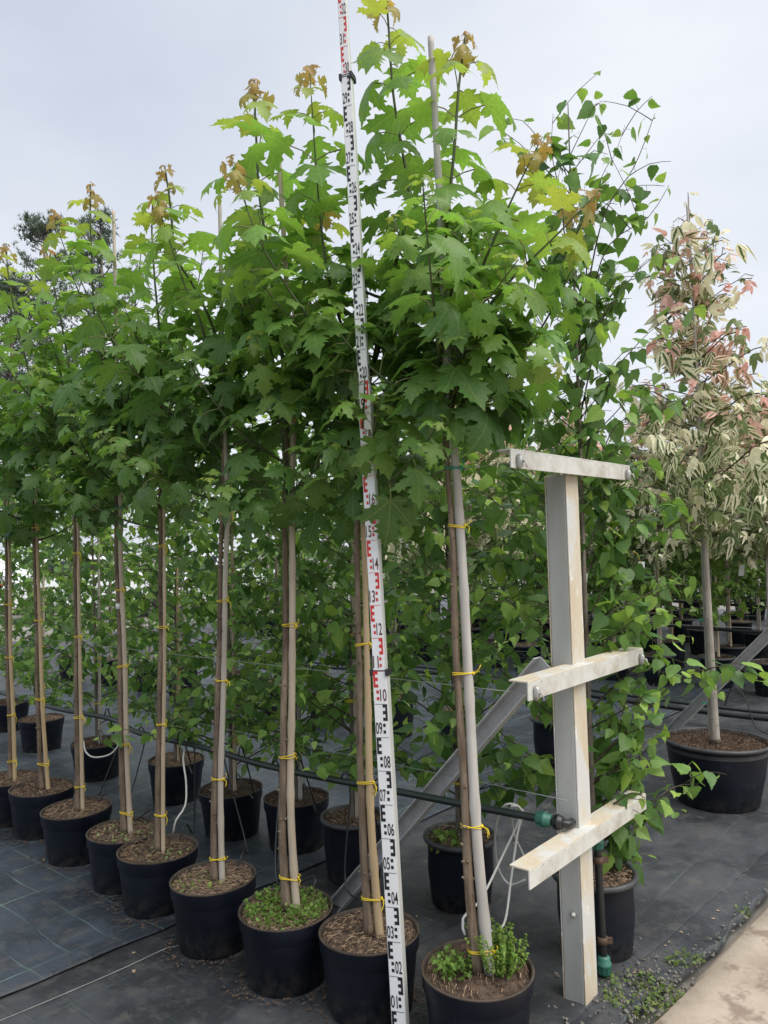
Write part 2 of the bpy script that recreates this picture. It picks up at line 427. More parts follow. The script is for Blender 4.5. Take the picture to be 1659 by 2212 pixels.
def maple_leaf(i, droop, curl, fold, pet=.5, sc=1.0, seed=0):
    rnd = random.Random(seed); bm = bmesh.new(); uvl = bm.loops.layers.uv.new('UVMap')
    flat = {}
    for s in (1, -1):
        jit = [(x * rnd.uniform(.93, 1.07), y * rnd.uniform(.96, 1.04) + rnd.uniform(-.01, .01)) if 0 < k < len(HALF) - 1 else (x, y) for k, (x, y) in enumerate(HALF)]
        ring = jit + [(0, .8), (0, .6), (0, .4), (0, .2)]
        vs = []
        for (x, y) in ring:
            key = (round(x * s, 4), round(y, 4))
            v = bm.verts.new((x * s, y, 0)); flat[v] = key; vs.append(v)
        if s < 0: vs.reverse()
        bm.faces.new(vs)
    bmesh.ops.remove_doubles(bm, verts=bm.verts, dist=1e-4)
    bmesh.ops.triangulate(bm, faces=bm.faces, quad_method='BEAUTY', ngon_method='BEAUTY')
    for f in bm.faces:
        f.smooth = True
        for lp in f.loops: lp[uvl].uv = (lp.vert.co.x, lp.vert.co.y)
    for v in bm.verts:
        p = bend(v.co.x, v.co.y, droop, curl, fold, .042, seed)
        v.co = p + Vector((0, pet, 0))
    # petiole: slightly sagging three-sided stalk
    r0 = .017; prev = None
    for j in range(3):
        t = j / 2; c = Vector((0, pet * t, .05 * math.sin(t * math.pi)))
        rg = [bm.verts.new(c + Vector((r0 * math.cos(a), 0, r0 * math.sin(a)))) for a in (0, 2.1, 4.2)]
        if prev:
            for q in range(3):
                f = bm.faces.new((prev[q], prev[(q + 1) % 3], rg[(q + 1) % 3], rg[q])); f.material_index = 1; f.smooth = True
        prev = rg
    me = bpy.data.meshes.new('maple_leaf'); bm.to_mesh(me); bm.free()
    me.materials.append(M['leaf']); me.materials.append(M['petiole']); return me
MLEAF = [maple_leaf(i, R(d), R(c), f, p, 1, 10 + i) for i, (d, c, f, p) in enumerate([
    (18, 35, .10, .55), (32, 30, .22, .5), (28, 80, .12, .6), (60, 45, -.22, .5), (15, 65, -.12, .55), (48, 70, .3, .45), (45, 40, -.10, .5), (25, 55, .05, .62), (55, 25, .15, .45), (38, 60, -.18, .55), (10, 25, .28, .5)])]
MTIP = [maple_leaf(i, R(d), R(c), f, .35, 1, 40 + i) for i, (d, c, f) in enumerate([(75, 45, .6), (95, 30, .8), (65, 70, -.6), (80, 60, -.75)])]

BH = [(0, 0), (.20, -.03), (.34, .08), (.40, .22), (.36, .34), (.35, .42), (.26, .54), (.23, .64), (.13, .76), (0, 1.05)]
def birch_leaf(droop, curl, fold, seed, col_attr=False):
    rnd = random.Random(seed); V = []; T = []
    for s in (1, -1):
        o = len(V)
        for k, (x, y) in enumerate(BH):
            jx = x * rnd.uniform(.92, 1.08) if x else 0
            V.append(bend(jx * s, y, droop, curl, fold, .012, seed) + Vector((0, .35, 0)))
        mids = len(V)
        for y in (.25, .5, .75): V.append(bend(0, y, droop, curl, fold, .012, seed) + Vector((0, .35, 0)))
        q = [(0, 1, mids), (1, 2, mids), (2, 3, mids), (3, 4, mids), (4, mids + 1, mids), (4, 5, mids + 1), (5, 6, mids + 1),
             (6, mids + 2, mids + 1), (6, 7, mids + 2), (7, 8, mids + 2), (8, 9, mids + 2)]
        for a, b, c in q:
            a, b, c = [(i + o if i < len(BH) else i) for i in (a, b, c)]
            T.append((a, b, c) if s > 0 else (a, c, b))
    o = len(V)                         # stalk: a thin folded strip
    V += [Vector((-.012, 0, 0)), Vector((.012, 0, 0)), Vector((.012, .36, .01)), Vector((-.012, .36, .01)), Vector((0, .18, -.02))]
    T += [(o, o + 1, o + 4), (o + 1, o + 2, o + 4), (o + 2, o + 3, o + 4), (o + 3, o, o + 4)]
    return np.array([tuple(v) for v in V]), np.array(T, np.int32), np.ones(len(V))
BLA = [birch_leaf(R(d), R(c), f, s) for s, (d, c, f) in enumerate([(25, 30, .15), (50, 25, .25), (70, 20, .1), (40, 50, -.15), (85, 10, .3)])]
BLEAF = [tri_mesh('birch_leaf', V, T, None, M['bleaf']) for V, T, s in BLA]
for m_ in BLEAF: m_.materials[0] = M['bleaf']
def simple_leaf(droop, fold):          # lighter leaf for far crowns: 6 triangles
    P = [(0, 0), (.34, .1), (.36, .38), (0, 1.0), (-.36, .38), (-.34, .1), (0, .45)]
    V = [bend(x, y, droop, .5, fold, 0, 0) for x, y in P]
    T = [(0, 1, 6), (1, 2, 6), (2, 3, 6), (3, 4, 6), (4, 5, 6), (5, 0, 6)]
    return np.array([tuple(v) for v in V]), np.array(T, np.int32), np.ones(7)
SLA = [simple_leaf(R(d), f) for d, f in ((20, .2), (50, .2), (75, -.15))]

def lance(base, d, nrm, L, wd):
    """one drooping leaflet: returns verts, tris, edge flags"""
    d = d.normalized(); s = d.cross(nrm).normalized(); V = []; E = []
    prof = [(.0, .0), (.18, .32), (.42, .5), (.7, .34), (1, 0)]
    for t, wv in prof:
        c = base + d * (L * t) - UP * (L * .35 * t * t)
        V += [c - s * (wd * wv), c + nrm * .0, c + s * (wd * wv)]; E += [1, 0, 1]
    T = []
    for i in range(4):
        a = i * 3; b = a + 3
        T += [(a, a + 1, b + 1), (a, b + 1, b), (a + 1, a + 2, b + 2), (a + 1, b + 2, b + 1)]
    return V, T, E
def compound(seed):
    rnd = random.Random(seed); V = []; T = []; E = []; n = rnd.choice((3, 3, 5, 5, 4))
    ax = [Vector((rnd.uniform(-.05, .05) * t, t, .15 * math.sin(t * 2.4) - rnd.uniform(.2, .5) * t * t)) for t in (0, .3, .6, .85)]
    o = 0
    for i in range(3):
        V += [ax[i] + Vector((-.010, 0, 0)), ax[i] + Vector((.010, 0, 0)), ax[i + 1]]; E += [.3] * 3; T.append((o, o + 1, o + 2)); o += 3
    for (k, sx) in ((3, 0), (2, 1), (2, -1), (1, 1), (1, -1))[:n]:
        d = Vector((sx * rnd.uniform(.4, 1.0), rnd.uniform(.25, .9), -rnd.uniform(.5, 1.7)))
        v, t, e = lance(ax[k], d, Vector((rnd.uniform(-.5, .5), .6, .8)).normalized(), rnd.uniform(.45, .85), rnd.uniform(.26, .42))
        V += v; T += [(a + o, b + o, c + o) for a, b, c in t]; E += e; o += len(v)
    return np.array([tuple(v) for v in V]), np.array(T, np.int32), np.array(E, float)
CPA = [compound(s) for s in range(9)]
CPM = [tri_mesh('compound_leaf', V, T, np.stack([E, E, E], 1), M['vleaf']) for V, T, E in CPA]

def frame(o, y, zhint, s, roll=0):
    y = y.normalized(); z = zhint - y * zhint.dot(y)
    z = z.normalized() if z.length > 1e-4 else y.orthogonal().normalized()
    x = y.cross(z)
    if roll:
        q = Quaternion(y, roll); x = q @ x; z = q @ z
    return Matrix(((x.x * s, y.x * s, z.x * s, o.x), (x.y * s, y.y * s, z.y * s, o.y), (x.z * s, y.z * s, z.z * s, o.z), (0, 0, 0, 1)))
def polyline(pts, step):
    """resample a polyline (Catmull-Rom) at about `step`; returns points"""
    P = [Vector(p) for p in pts]; outp = []
    for i in range(len(P) - 1):
        p0 = P[max(i - 1, 0)]; p1 = P[i]; p2 = P[i + 1]; p3 = P[min(i + 2, len(P) - 1)]
        n = max(1, int((p2 - p1).length / step + .5))
        for j in range(n):
            t = j / n
            outp.append(.5 * ((2 * p1) + (p2 - p0) * t + (2 * p0 - 5 * p1 + 4 * p2 - p3) * t * t + (3 * p1 - p0 - 3 * p2 + p3) * t ** 3))
    outp.append(P[-1]); return outp

ORD = ['first', 'second', 'third', 'fourth', 'fifth', 'sixth', 'seventh', 'eighth', 'ninth', 'tenth', 'eleventh', 'twelfth', 'thirteenth', 'fourteenth', 'fifteenth', 'sixteenth']
def lerp3(a, b, t): return tuple(x + (y - x) * t for x, y in zip(a, b))
C_BRONZE, C_YOUNG, C_FRESH, C_MID, C_DARK = (.38, .25, .09), (.31, .38, .08), (.20, .355, .078), (.158, .295, .060), (.082, .172, .058)
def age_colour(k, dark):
    """k = node count from the shoot tip (older leaves are darker), dark = 0..1 old leaf low in the crown"""
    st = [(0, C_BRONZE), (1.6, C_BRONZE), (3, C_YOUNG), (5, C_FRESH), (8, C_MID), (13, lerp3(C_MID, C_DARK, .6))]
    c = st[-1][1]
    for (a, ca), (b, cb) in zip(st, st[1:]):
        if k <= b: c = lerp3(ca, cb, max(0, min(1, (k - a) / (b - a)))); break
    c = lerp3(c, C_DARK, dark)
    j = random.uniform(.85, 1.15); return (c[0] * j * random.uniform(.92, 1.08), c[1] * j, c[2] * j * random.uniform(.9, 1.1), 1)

# ------------------------------------------------------------------ ground
def sheet(name, poly_fn, nx, ny, material):
    V = [poly_fn(i / nx, j / ny) for j in range(ny + 1) for i in range(nx + 1)]
    Fq = [(j * (nx + 1) + i, j * (nx + 1) + i + 1, (j + 1) * (nx + 1) + i + 1, (j + 1) * (nx + 1) + i) for j in range(ny) for i in range(nx)]
    me = bpy.data.meshes.new(name); me.from_pydata([tuple(v) for v in V], [], Fq); me.materials.append(material)
    me.polygons.foreach_set('use_smooth', [True] * len(Fq)); me.update()
    o = ob(name, me); o['kind'] = 'structure'; return o
sheet('ground', lambda u, v: Vector((-300 + 600 * u, -100 + 700 * v, -.06)), 4, 4, M['gravel'])
PE0 = G(1385, 2212); PE1 = G(1659, 1940); PD = (PE1 - PE0).normalized(); PN = Vector((PD.y, -PD.x, 0))   # path edge, PN towards the path
def wr(p, a=1.0):
    q = Vector((p.x, p.y, 0)); r = ROW.dot(q); c = ACR.dot(q)
    h = .006 * mnoise.noise(Vector((r * 1.3, c * 1.3, 0))) + .004 * (1 - abs(mnoise.noise(Vector((r * 2.6 + c * .7, c * 1.1, 12))))) ** 4 + .0055 * mnoise.noise(Vector((r * 9, c * 1.6, 3))) + .003 * mnoise.noise(Vector((r * 21, c * 5, 6)))
    d = (q - PE0).dot(PN)                     # crumples towards the path edge
    e = max(0, min(1, (d + .75) / .7))
    h += e * e * (.020 * mnoise.noise(Vector((r * 3.4 + c * 1.2, c * 5.0, 9))) + .011 * mnoise.noise(Vector((r * 11, c * 13, 4))))
    return h * a
def fab(u, v):
    p = PE0 + PD * (-2.0 + 16 * v ** 1.5)
    edge = -.03 + .03 * mnoise.noise(Vector((p.y * 2.2, 0, 5))) + .018 * mnoise.noise(Vector((p.y * 9, 1, 5)))
    d = (1 - u) ** 1.7 * 13.0 - edge
    q = p - PN * d
    z = wr(q) + .004 + (.010 if u == 1 else 0)
    if u == 1: z = -.03
    return Vector((q.x, q.y, z))
sheet('ground_fabric', fab, 230, 330, M['fabric'])
# separate, newer strip on the left, its cut edge lying proud over the near sheet
S0, S1 = G(0, 2165), G(400, 1995); SD = (S1 - S0).normalized(); SN = Vector((-SD.y, SD.x, 0))
def strip(u, v):
    p = S0 + SD * (-1.2 + 9.5 * v)
    e = .012 * mnoise.noise(Vector((p.y * 3, 2, 0))) + .006 * mnoise.noise(Vector((p.y * 14, 2, 0)))
    q = p + SN * (u ** 1.6 * 6 - e)
    lift = .013 * max(0, 1 - u ** 1.6 * 6 / .16) * (.75 + .6 * mnoise.noise(Vector((p.y * 4, 7, 0))))
    return Vector((q.x, q.y, wr(q) + .011 + lift if u > 0 else wr(q) + .006 + lift * .8))
sheet('ground_fabric_strip', strip, 90, 260, M['fabric2'])
mb = MB(); mb.tube(polyline([G(-60, 2232, .012), G(0, 2205, .013), G(120, 2155, .014), G(270, 2090, .013), G(360, 2048, .014), G(400, 2040, .012)], .05), .0014, 5)
tag(ob('string', mb.mesh('string', M['string'])), 'pale frayed string lying along the cut edge of the ground fabric', 'string')
E0 = G(1415, 1752); W2 = (PE0 - E0).dot(PN) - .16
def strip2(u, v):
    p = E0 + PD * (-3.2 + 11 * v); e = .014 * mnoise.noise(Vector((p.y * 3.3, 8, 0))) + .006 * mnoise.noise(Vector((p.y * 15, 8, 0)))
    q = p + PN * (u * W2 + e * (1 - u)); lift = .012 * max(0, 1 - u * W2 / .12) * (.7 + .7 * mnoise.noise(Vector((p.y * 5, 9, 0))))
    return Vector((q.x, q.y, wr(q) + (.010 + lift if 0 < u < 1 else .006 + lift * .7)))
sheet('ground_fabric_edge_strip', strip2, 50, 300, M['fabric3'])
def pathf(u, v):
    p = PE0 + PD * (-2.5 + 30 * v ** 1.4)
    e = .012 * mnoise.noise(Vector((p.y * 3.5, 3, 0))) + .006 * mnoise.noise(Vector((p.y * 17, 3, 0)))
    q = p + PN * (u * 4 - .015 + e * (1 - u))
    return Vector((q.x, q.y, -.05 if u == 0 else .022 + .003 * mnoise.noise(q * 3)))
sheet('path', pathf, 60, 220, M['path'])

# ------------------------------------------------------------------ pots
def pot_meshes(rt, rb, h, collar, lip):
    body = MB(); rim = MB(); soil = MB()
    if collar:
        prof = [(rb * .55, .006), (rb - .012, .002), (rb, .012), (rb + (rt - rb) * .72, h - collar - .012), (rt - .006, h - collar - .004), (rt, h - collar + .006), (rt + .002, h - .006)]
        body.lathe(prof, 40, cap0=True)
        rim.lathe([(rt + .002, h - .006), (rt + .004, h - .002), (rt + .003, h), (rt - .002, h + .001), (rt - .006, h - .004), (rt - .008, h - .04)], 40)
    else:
        prof = [(rb * .55, .006), (rb - .012, .002), (rb, .012), (rb + (rt - rb) * .5, h * .5), (rt - .016, h - .035), (rt - .012, h - .022)]
        body.lathe(prof, 40, cap0=True)
        rim.lathe([(rt - .012, h - .022), (rt + .001, h - .020), (rt + .004, h - .012), (rt + .002, h - .002), (rt - .008, h), (rt - .014, h - .004), (rt - .018, h - .06)], 40)
    n = 40; rings = 9; V = [(0, 0, h - .018)]; Fq = []
    for i in range(1, rings + 1):
        r = (rt - .009 if collar else rt - .017) * i / rings
        for k in range(n):
            a = 2 * math.pi * k / n; x, y = r * math.cos(a), r * math.sin(a)
            z = h - (.016 if collar else .028) + .012 * mnoise.noise(Vector((x * 14, y * 14, h))) + .006 * mnoise.noise(Vector((x * 50, y * 50, 1)))
            V.append((x, y, z))
    for k in range(n): Fq.append((0, 1 + k, 1 + (k + 1) % n))
    for i in range(rings - 1):
        for k in range(n):
            a = 1 + i * n; b = a + n; Fq.append((a + k, b + k, b + (k + 1) % n, a + (k + 1) % n))
    soil.add(V, Fq)
    # strands of mulch and dry grass, a countless litter on the soil
    mu = MB(); rnd = random.Random(int(rt * 1000)); nst = int(30000 * rt * rt)
    for _ in range(nst):
        rr = (rt - .012) * math.sqrt(rnd.random()); a = rnd.uniform(0, 6.283); c = Vector((rr * math.cos(a), rr * math.sin(a), h - .012 + rnd.uniform(-.004, .007)))
        L = rnd.uniform(.008, .034); an = rnd.uniform(0, 6.283); d = Vector((math.cos(an), math.sin(an), rnd.uniform(-.3, .45))).normalized(); s = d.orthogonal().normalized() * rnd.uniform(.0006, .0018)
        b1 = c - d * L / 2; b2 = c + d * L / 2; mid = c + UP * rnd.uniform(0, .006)
        for q in (b1, b2):
            if math.hypot(q.x, q.y) > rt - .012: q.xy = q.xy * ((rt - .014) / math.hypot(q.x, q.y))
        mu.add([b1 - s, b1 + s, mid + s, mid - s, b2 + s * .4, b2 - s * .4], [(0, 1, 2, 3), (3, 2, 4, 5)], 0, False)
    return (body.mesh('pot_body', M['pot']), rim.mesh('pot_rim', M['rim'] if collar else M['lip']), soil.mesh('pot_soil', M['soil']), mu.mesh('pot_mulch', M['mulch']))
POT_A = pot_meshes(.163, .136, .25, .055, False)       # maple pots, straight collar
POT_B = pot_meshes(.148, .120, .28, 0, True)           # birch pots, rolled lip
POT_C = pot_meshes(.282, .212, .37, 0, True)           # big tub
def pot(kind, loc, label, group=None, rz=None, s=1):
    t = empty('plant_pot', loc, random.uniform(0, 6.28) if rz is None else rz, s)
    t.scale = (s * random.uniform(.985, 1.02), s * random.uniform(.985, 1.02), s * random.uniform(.98, 1.02)); t.rotation_euler = (R(random.uniform(-1, 1)), R(random.uniform(-1, 1)), t.rotation_euler.z)
    ob('body', kind[0], t); ob('rim', kind[1], t); ob('soil', kind[2], t)
    m = ob('mulch', kind[3], t); m['kind'] = 'stuff'
    return tag(t, label, 'plant pot', group)

# ------------------------------------------------------------------ maples
STAFF_B, STAFF_T = A(860, 2185, 2.345), A(740, 32, 2.425)      # 0.1 m and 3.2 m marks
def hides_staff(p, r):
    """keep most leaves off the measuring staff, as in the nursery"""
    x, y, z = PX(p)
    if z < 2.62 and 1050 < x < 1390 and 930 < y < 1110: return True
    if z > 2.42: return False
    if 835 < y < 1000 or 160 < y < 225 or 360 < y < 385: return False
    xs = 742 + (y - 10) / 2150 * 112
    return abs(x - xs) < 30 + r * F / z * .55
def trunk_mesh(pts, r0, r1, knots, seed, zgreen):
    rnd = random.Random(seed); P = polyline(pts, .05); mb = MB(); n = len(P); rad = []
    P = [p + Vector((mnoise.noise(Vector((p.z * 3.1, seed, 0))), mnoise.noise(Vector((p.z * 3.1, seed, 7))), 0)) * .007 for p in P]
    for i, p in enumerate(P):
        t = i / (n - 1); r = r0 + (r1 - r0) * t ** .8
        if i < 3: r *= 1 + .25 * (1 - i / 3)
        rad.append(r * (1 + .05 * mnoise.noise(p * 9)))
    cut = next((i for i, p in enumerate(P) if p.z > zgreen), n - 1)
    mb.tube(P[:cut + 1], rad[:cut + 1], 10, 0); mb.tube(P[cut:], rad[cut:], 7, 1)
    for _ in range(knots):                                      # cut twig stubs
        i = rnd.randrange(4, max(5, cut)); d = Vector((rnd.uniform(-1, 1), rnd.uniform(-1, 1), .25)).normalized()
        c = P[i] + d * rad[i] * .8
        mb.tube([c - d * .004, c + d * .005, c + d * .012], [rad[i] * .5, rad[i] * .36, rad[i] * .22], 6, 0)
    return mb, P, rad
LEAVES = []
def shoot_leaves(P, internode, size, start, acc, dark0, seed, dense=1.0, k0=0):
    """opposite pairs of leaves along a shoot, tip leaves small and bronze"""
    rnd = random.Random(seed); seg = [0]
    for a, b in zip(P, P[1:]): seg.append(seg[-1] + (b - a).length)
    L = seg[-1]; d = L - .004; k = 0; ang = rnd.uniform(0, 3.14)
    while d > start:
        i = max(j for j in range(len(seg)) if seg[j] <= d + 1e-9); i = min(i, len(P) - 2)
        p = P[i].lerp(P[i + 1], (d - seg[i]) / max(1e-6, seg[i + 1] - seg[i])); ax = (P[i + 1] - P[i]).normalized()
        e1 = ax.orthogonal().normalized(); e2 = ax.cross(e1)
        sz = size * min(1, .20 + .155 * k) * rnd.uniform(.82, 1.15)
        if dark0 > .5: sz *= .88
        for s in (0, math.pi):
            if rnd.random() > dense and k > 2: continue
            r = e1 * math.cos(ang + s) + e2 * math.sin(ang + s)
            y = (r * rnd.uniform(.8, 1.1) + ax * rnd.uniform(.25, .6) * (1.0 if k > 1 else 1.5) + UP * rnd.uniform(-.12, .18)).normalized()
            zh = (UP + ax * .5 + Vector((rnd.uniform(-.35, .35), rnd.uniform(-.35, .35), 0)))
            acc.append((p + r * .004, y, zh, sz, k + k0, dark0 * min(1, k / 6), rnd.uniform(-.35, .35)))
        ang += math.pi / 2 + rnd.uniform(-.2, .2)
        d -= internode * (min(1, .30 + .16 * k)) * rnd.uniform(.85, 1.15); k += 1
ALLLEAF = [0]
def maple(base, lsz, trunk_px, Y, extra, nside, label, seed, pot_label, knots=34, zc=1.55, side=(.35, .75), trd=.015):
    rnd = random.Random(seed)
    pts = [Vector((base.x, base.y, .228))] + [A(x, y, Y) for x, y in trunk_px]
    loc = Vector((base.x, base.y, .23))
    t = empty('maple_tree', loc); tag(t, label, 'maple tree', 'young maples in the front row')
    mb, P, rad = trunk_mesh(pts, trd, .0035, knots, seed, 2.15)
    me = mb.mesh('trunk', [M['bark'], M['shoot']]); me.transform(Matrix.Translation(-loc)); ob('trunk', me, t)
    cr = ob('crown', None, t); acc = []
    seg = [0]
    for a, b in zip(P, P[1:]): seg.append(seg[-1] + (b - a).length)
    zi = next(i for i, p in enumerate(P) if p.z > 2.0)
    shoot_leaves(P, .088, lsz, seg[zi], acc, 0, seed + 1)
    branches = []
    for e in extra:                                    # branches traced where they stand out: (start height, [(x, y, depth)...])
        z0, path = e
        i = min(range(len(P)), key=lambda q: abs(P[q].z - z0))
        branches.append(([P[i]] + [A(x, y, d) for x, y, d in path], .0075, 0, 0 if path[-1][1] < 460 and path[-1][0] not in (850, 945) else 2.8))
    for q in range(nside):
        z0 = rnd.uniform(zc, 2.4) if q else zc
        i = min(range(len(P)), key=lambda k: abs(P[k].z - z0))
        az = q * 2.4 + rnd.uniform(-.5, .5) + seed; L = rnd.uniform(*side) * (1.0 if z0 < 2.05 else .7)
        d = Vector((math.cos(az), math.sin(az), 0)); rise = rnd.uniform(.55, 1.25) if z0 > 1.75 else rnd.uniform(.15, .7)
        p0 = P[i]; p1 = p0 + d * L * .32 + UP * L * .22 * rise; p2 = p0 + d * L * .58 + UP * L * .55 * rise; p3 = p0 + d * L * .78 + UP * L * .92 * rise
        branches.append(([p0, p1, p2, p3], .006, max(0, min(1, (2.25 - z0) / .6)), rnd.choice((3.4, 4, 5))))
    for pl, r, dk, k0 in branches:
        B = polyline(pl, .05); n = len(B)
        bmb = MB(); bmb.tube(B, [r + (.0016 - r) * (i / (n - 1)) for i in range(n)], 6, 0)
        bme = bmb.mesh('branch', M['shoot']); bme.transform(Matrix.Translation(-loc)); ob('branch', bme, cr)
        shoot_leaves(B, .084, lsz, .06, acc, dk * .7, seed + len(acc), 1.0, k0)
    # short leafy spurs on the old wood low in the crown
    for q in range(int(2 + nside)):
        z0 = rnd.uniform(zc, 2.2); i = min(range(len(P)), key=lambda k: abs(P[k].z - z0)); az = rnd.uniform(0, 6.28)
        d = Vector((math.cos(az), math.sin(az), rnd.uniform(-.1, .5)))
        B = [P[i], P[i] + d * .09, P[i] + d * .15 + UP * .03]
        bmb = MB(); bmb.tube(B, [.003, .002, .0015], 5); bme = bmb.mesh('branch', M['shoot']); bme.transform(Matrix.Translation(-loc)); ob('branch', bme, cr)
        for k in range(4):
            an = az + rnd.uniform(-1.4, 1.4); y = Vector((math.cos(an), math.sin(an), rnd.uniform(-.2, .4)))
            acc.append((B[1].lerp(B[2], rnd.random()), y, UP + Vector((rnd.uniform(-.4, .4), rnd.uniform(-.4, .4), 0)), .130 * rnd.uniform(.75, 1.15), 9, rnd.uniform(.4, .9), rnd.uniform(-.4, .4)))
    cnt = 0
    for (p, y, zh, sz, k, dk, roll) in acc:
        if hides_staff(p + y * sz * 1.1, sz) and rnd.random() < .93: continue
        me = rnd.choice(MTIP) if k < 2.7 else rnd.choice(MLEAF)
        o = bpy.data.objects.new('leaf', me); COL.objects.link(o); o.parent = cr
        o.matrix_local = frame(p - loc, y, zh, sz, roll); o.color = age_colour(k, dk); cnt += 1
    ALLLEAF[0] += cnt
    pot(POT_A, (base.x, base.y, 0), pot_label, 'pots in the maple row')
    return t, P, rad
def cane(pts, r, label, trunk=None, ties=(), tie_mat='tie', trad=.016, group='bamboo stakes of the maple row', grey=None):
    """bamboo stake with swollen nodes; the ties that bind it to the stem are its parts"""
    P = polyline(pts, .04); loc = Vector((P[0].x, P[0].y, P[0].z)); t = empty('bamboo_stake', loc); tag(t, label, 'bamboo stake', group)
    mb = MB(); rad = []; nxt = random.uniform(.1, .25); d = 0
    for i, p in enumerate(P):
        if i: d += (P[i] - P[i - 1]).length
        rr = r * (1.06 - .48 * i / len(P))
        if d > nxt: rr *= 1.14; nxt = d + random.uniform(.2, .3)
        rad.append(rr)
    mb.tube([p - loc for p in P], rad, 12); ob('cane', mb.mesh('cane', M['cane']), t).color = (random.random() if grey is None else grey, 0, 0, 1)
    for z in ties:
        tm = tie_mat
        if isinstance(z, tuple): z, tm = z
        i = min(range(len(P)), key=lambda k: abs(P[k].z - z)); pc = P[i]; ra = rad[i] + .0016
        if trunk: TP, TR = trunk; j = min(range(len(TP)), key=lambda k: abs(TP[k].z - z)); tp = TP[j]; rb = TR[j] + .0016
        else: tp = pc + Vector((-.03, 0, 0)); rb = .012
        c0 = Vector((tp.x, tp.y, 0)); c1 = Vector((pc.x, pc.y, 0)); ax = c1 - c0; dd = ax.length
        ax = ax.normalized() if dd > 1e-5 else Vector((1, 0, 0)); an = math.atan2(ax.y, ax.x)
        mb = MB()
        for turn in range(2):                       # two wraps, slightly skew
            ring = []
            zz = z + (turn - .5) * .005; tilt = random.uniform(-.25, .25)
            for k in range(9):
                a = an + math.pi / 2 + math.pi * k / 8; ring.append(c0 + Vector((math.cos(a), math.sin(a), 0)) * rb)
            for k in range(9):
                a = an - math.pi / 2 + math.pi * k / 8; ring.append(c1 + Vector((math.cos(a), math.sin(a), 0)) * ra)
            ring.append(ring[0])
            ring = [Vector((q.x, q.y, zz + tilt * (q - c0).dot(ax) )) for q in ring]
            mb.tube([q - loc for q in ring], .0017, 5)
        # knot and two loose tails
        kn = c1 + ax * ra + Vector((0, -.006, z)); kn = Vector((kn.x, kn.y, z))
        mb.tube([kn - loc + Vector((0, 0, -.004)), kn - loc, kn - loc + Vector((.002, 0, .005))], [.003, .0048, .003], 6)
        for q in range(2):
            e = Vector((random.uniform(-.006, .02), random.uniform(-.03, .0), random.choice((-1, -1, .7)) * random.uniform(.010, .045)))
            mb.tube(polyline([kn - loc, kn - loc + e * .4 + Vector((.008, -.004, .004)), kn - loc + e], .01), .0015, 5)
        ob('tie', mb.mesh('tie', M[tm]), t)
    return t

TB = {1: (22, 1680), 2: (90, 1700), 3: (168, 1745), 4: (268, 1790), 5: (340, 1830), 6: (463, 1895), 7: (618, 1957), 8: (797, 2010), 9: (1030, 2085)}
BP = {k: G(x, y, .25) for k, (x, y) in TB.items()}
DY = {k: p.y for k, p in BP.items()}
# stems traced upwards from the pot: (x, y) on the picture at the tree's own distance
TRK = {
 9: [(1012, 1900), (1003, 1700), (985, 1400), (975, 1130), (960, 830), (954, 690), (962, 530), (978, 350), (990, 200), (1006, 70)],
 8: [(787, 1850), (781, 1700), (775, 1400), (771, 1120), (778, 930), (815, 740), (872, 500), (882, 420), (866, 310), (849, 200), (840, 70), (834, -15)],
 7: [(612, 1800), (612, 1600), (617, 1300), (615, 1100), (621, 880), (606, 740), (580, 560), (560, 410), (555, 330), (552, 250), (549, 172)],
 6: [(462, 1780), (470, 1500), (477, 1200), (483, 900), (468, 740), (425, 630), (382, 560), (372, 500), (366, 425), (356, 357)],
 5: [(342, 1650), (346, 1400), (347, 1100), (350, 900), (345, 740), (335, 600), (328, 500), (330, 430)],
 4: [(263, 1640), (258, 1400), (252, 1200), (246, 980), (222, 790), (206, 697), (200, 615), (197, 495), (195, 398)],
 3: [(166, 1600), (163, 1350), (162, 1150), (160, 950), (150, 800), (128, 680), (110, 590), (100, 530)],
 2: [(83, 1550), (78, 1350), (73, 1150), (70, 950), (60, 800), (35, 690), (19, 600), (13, 526)],
 1: [(20, 1550), (14, 1350), (12, 1150), (5, 950), (-20, 780), (-45, 640), (-55, 560)],
}
D9, D8, D7, D6, D5, D4, D3 = (DY[k] for k in (9, 8, 7, 6, 5, 4, 3))
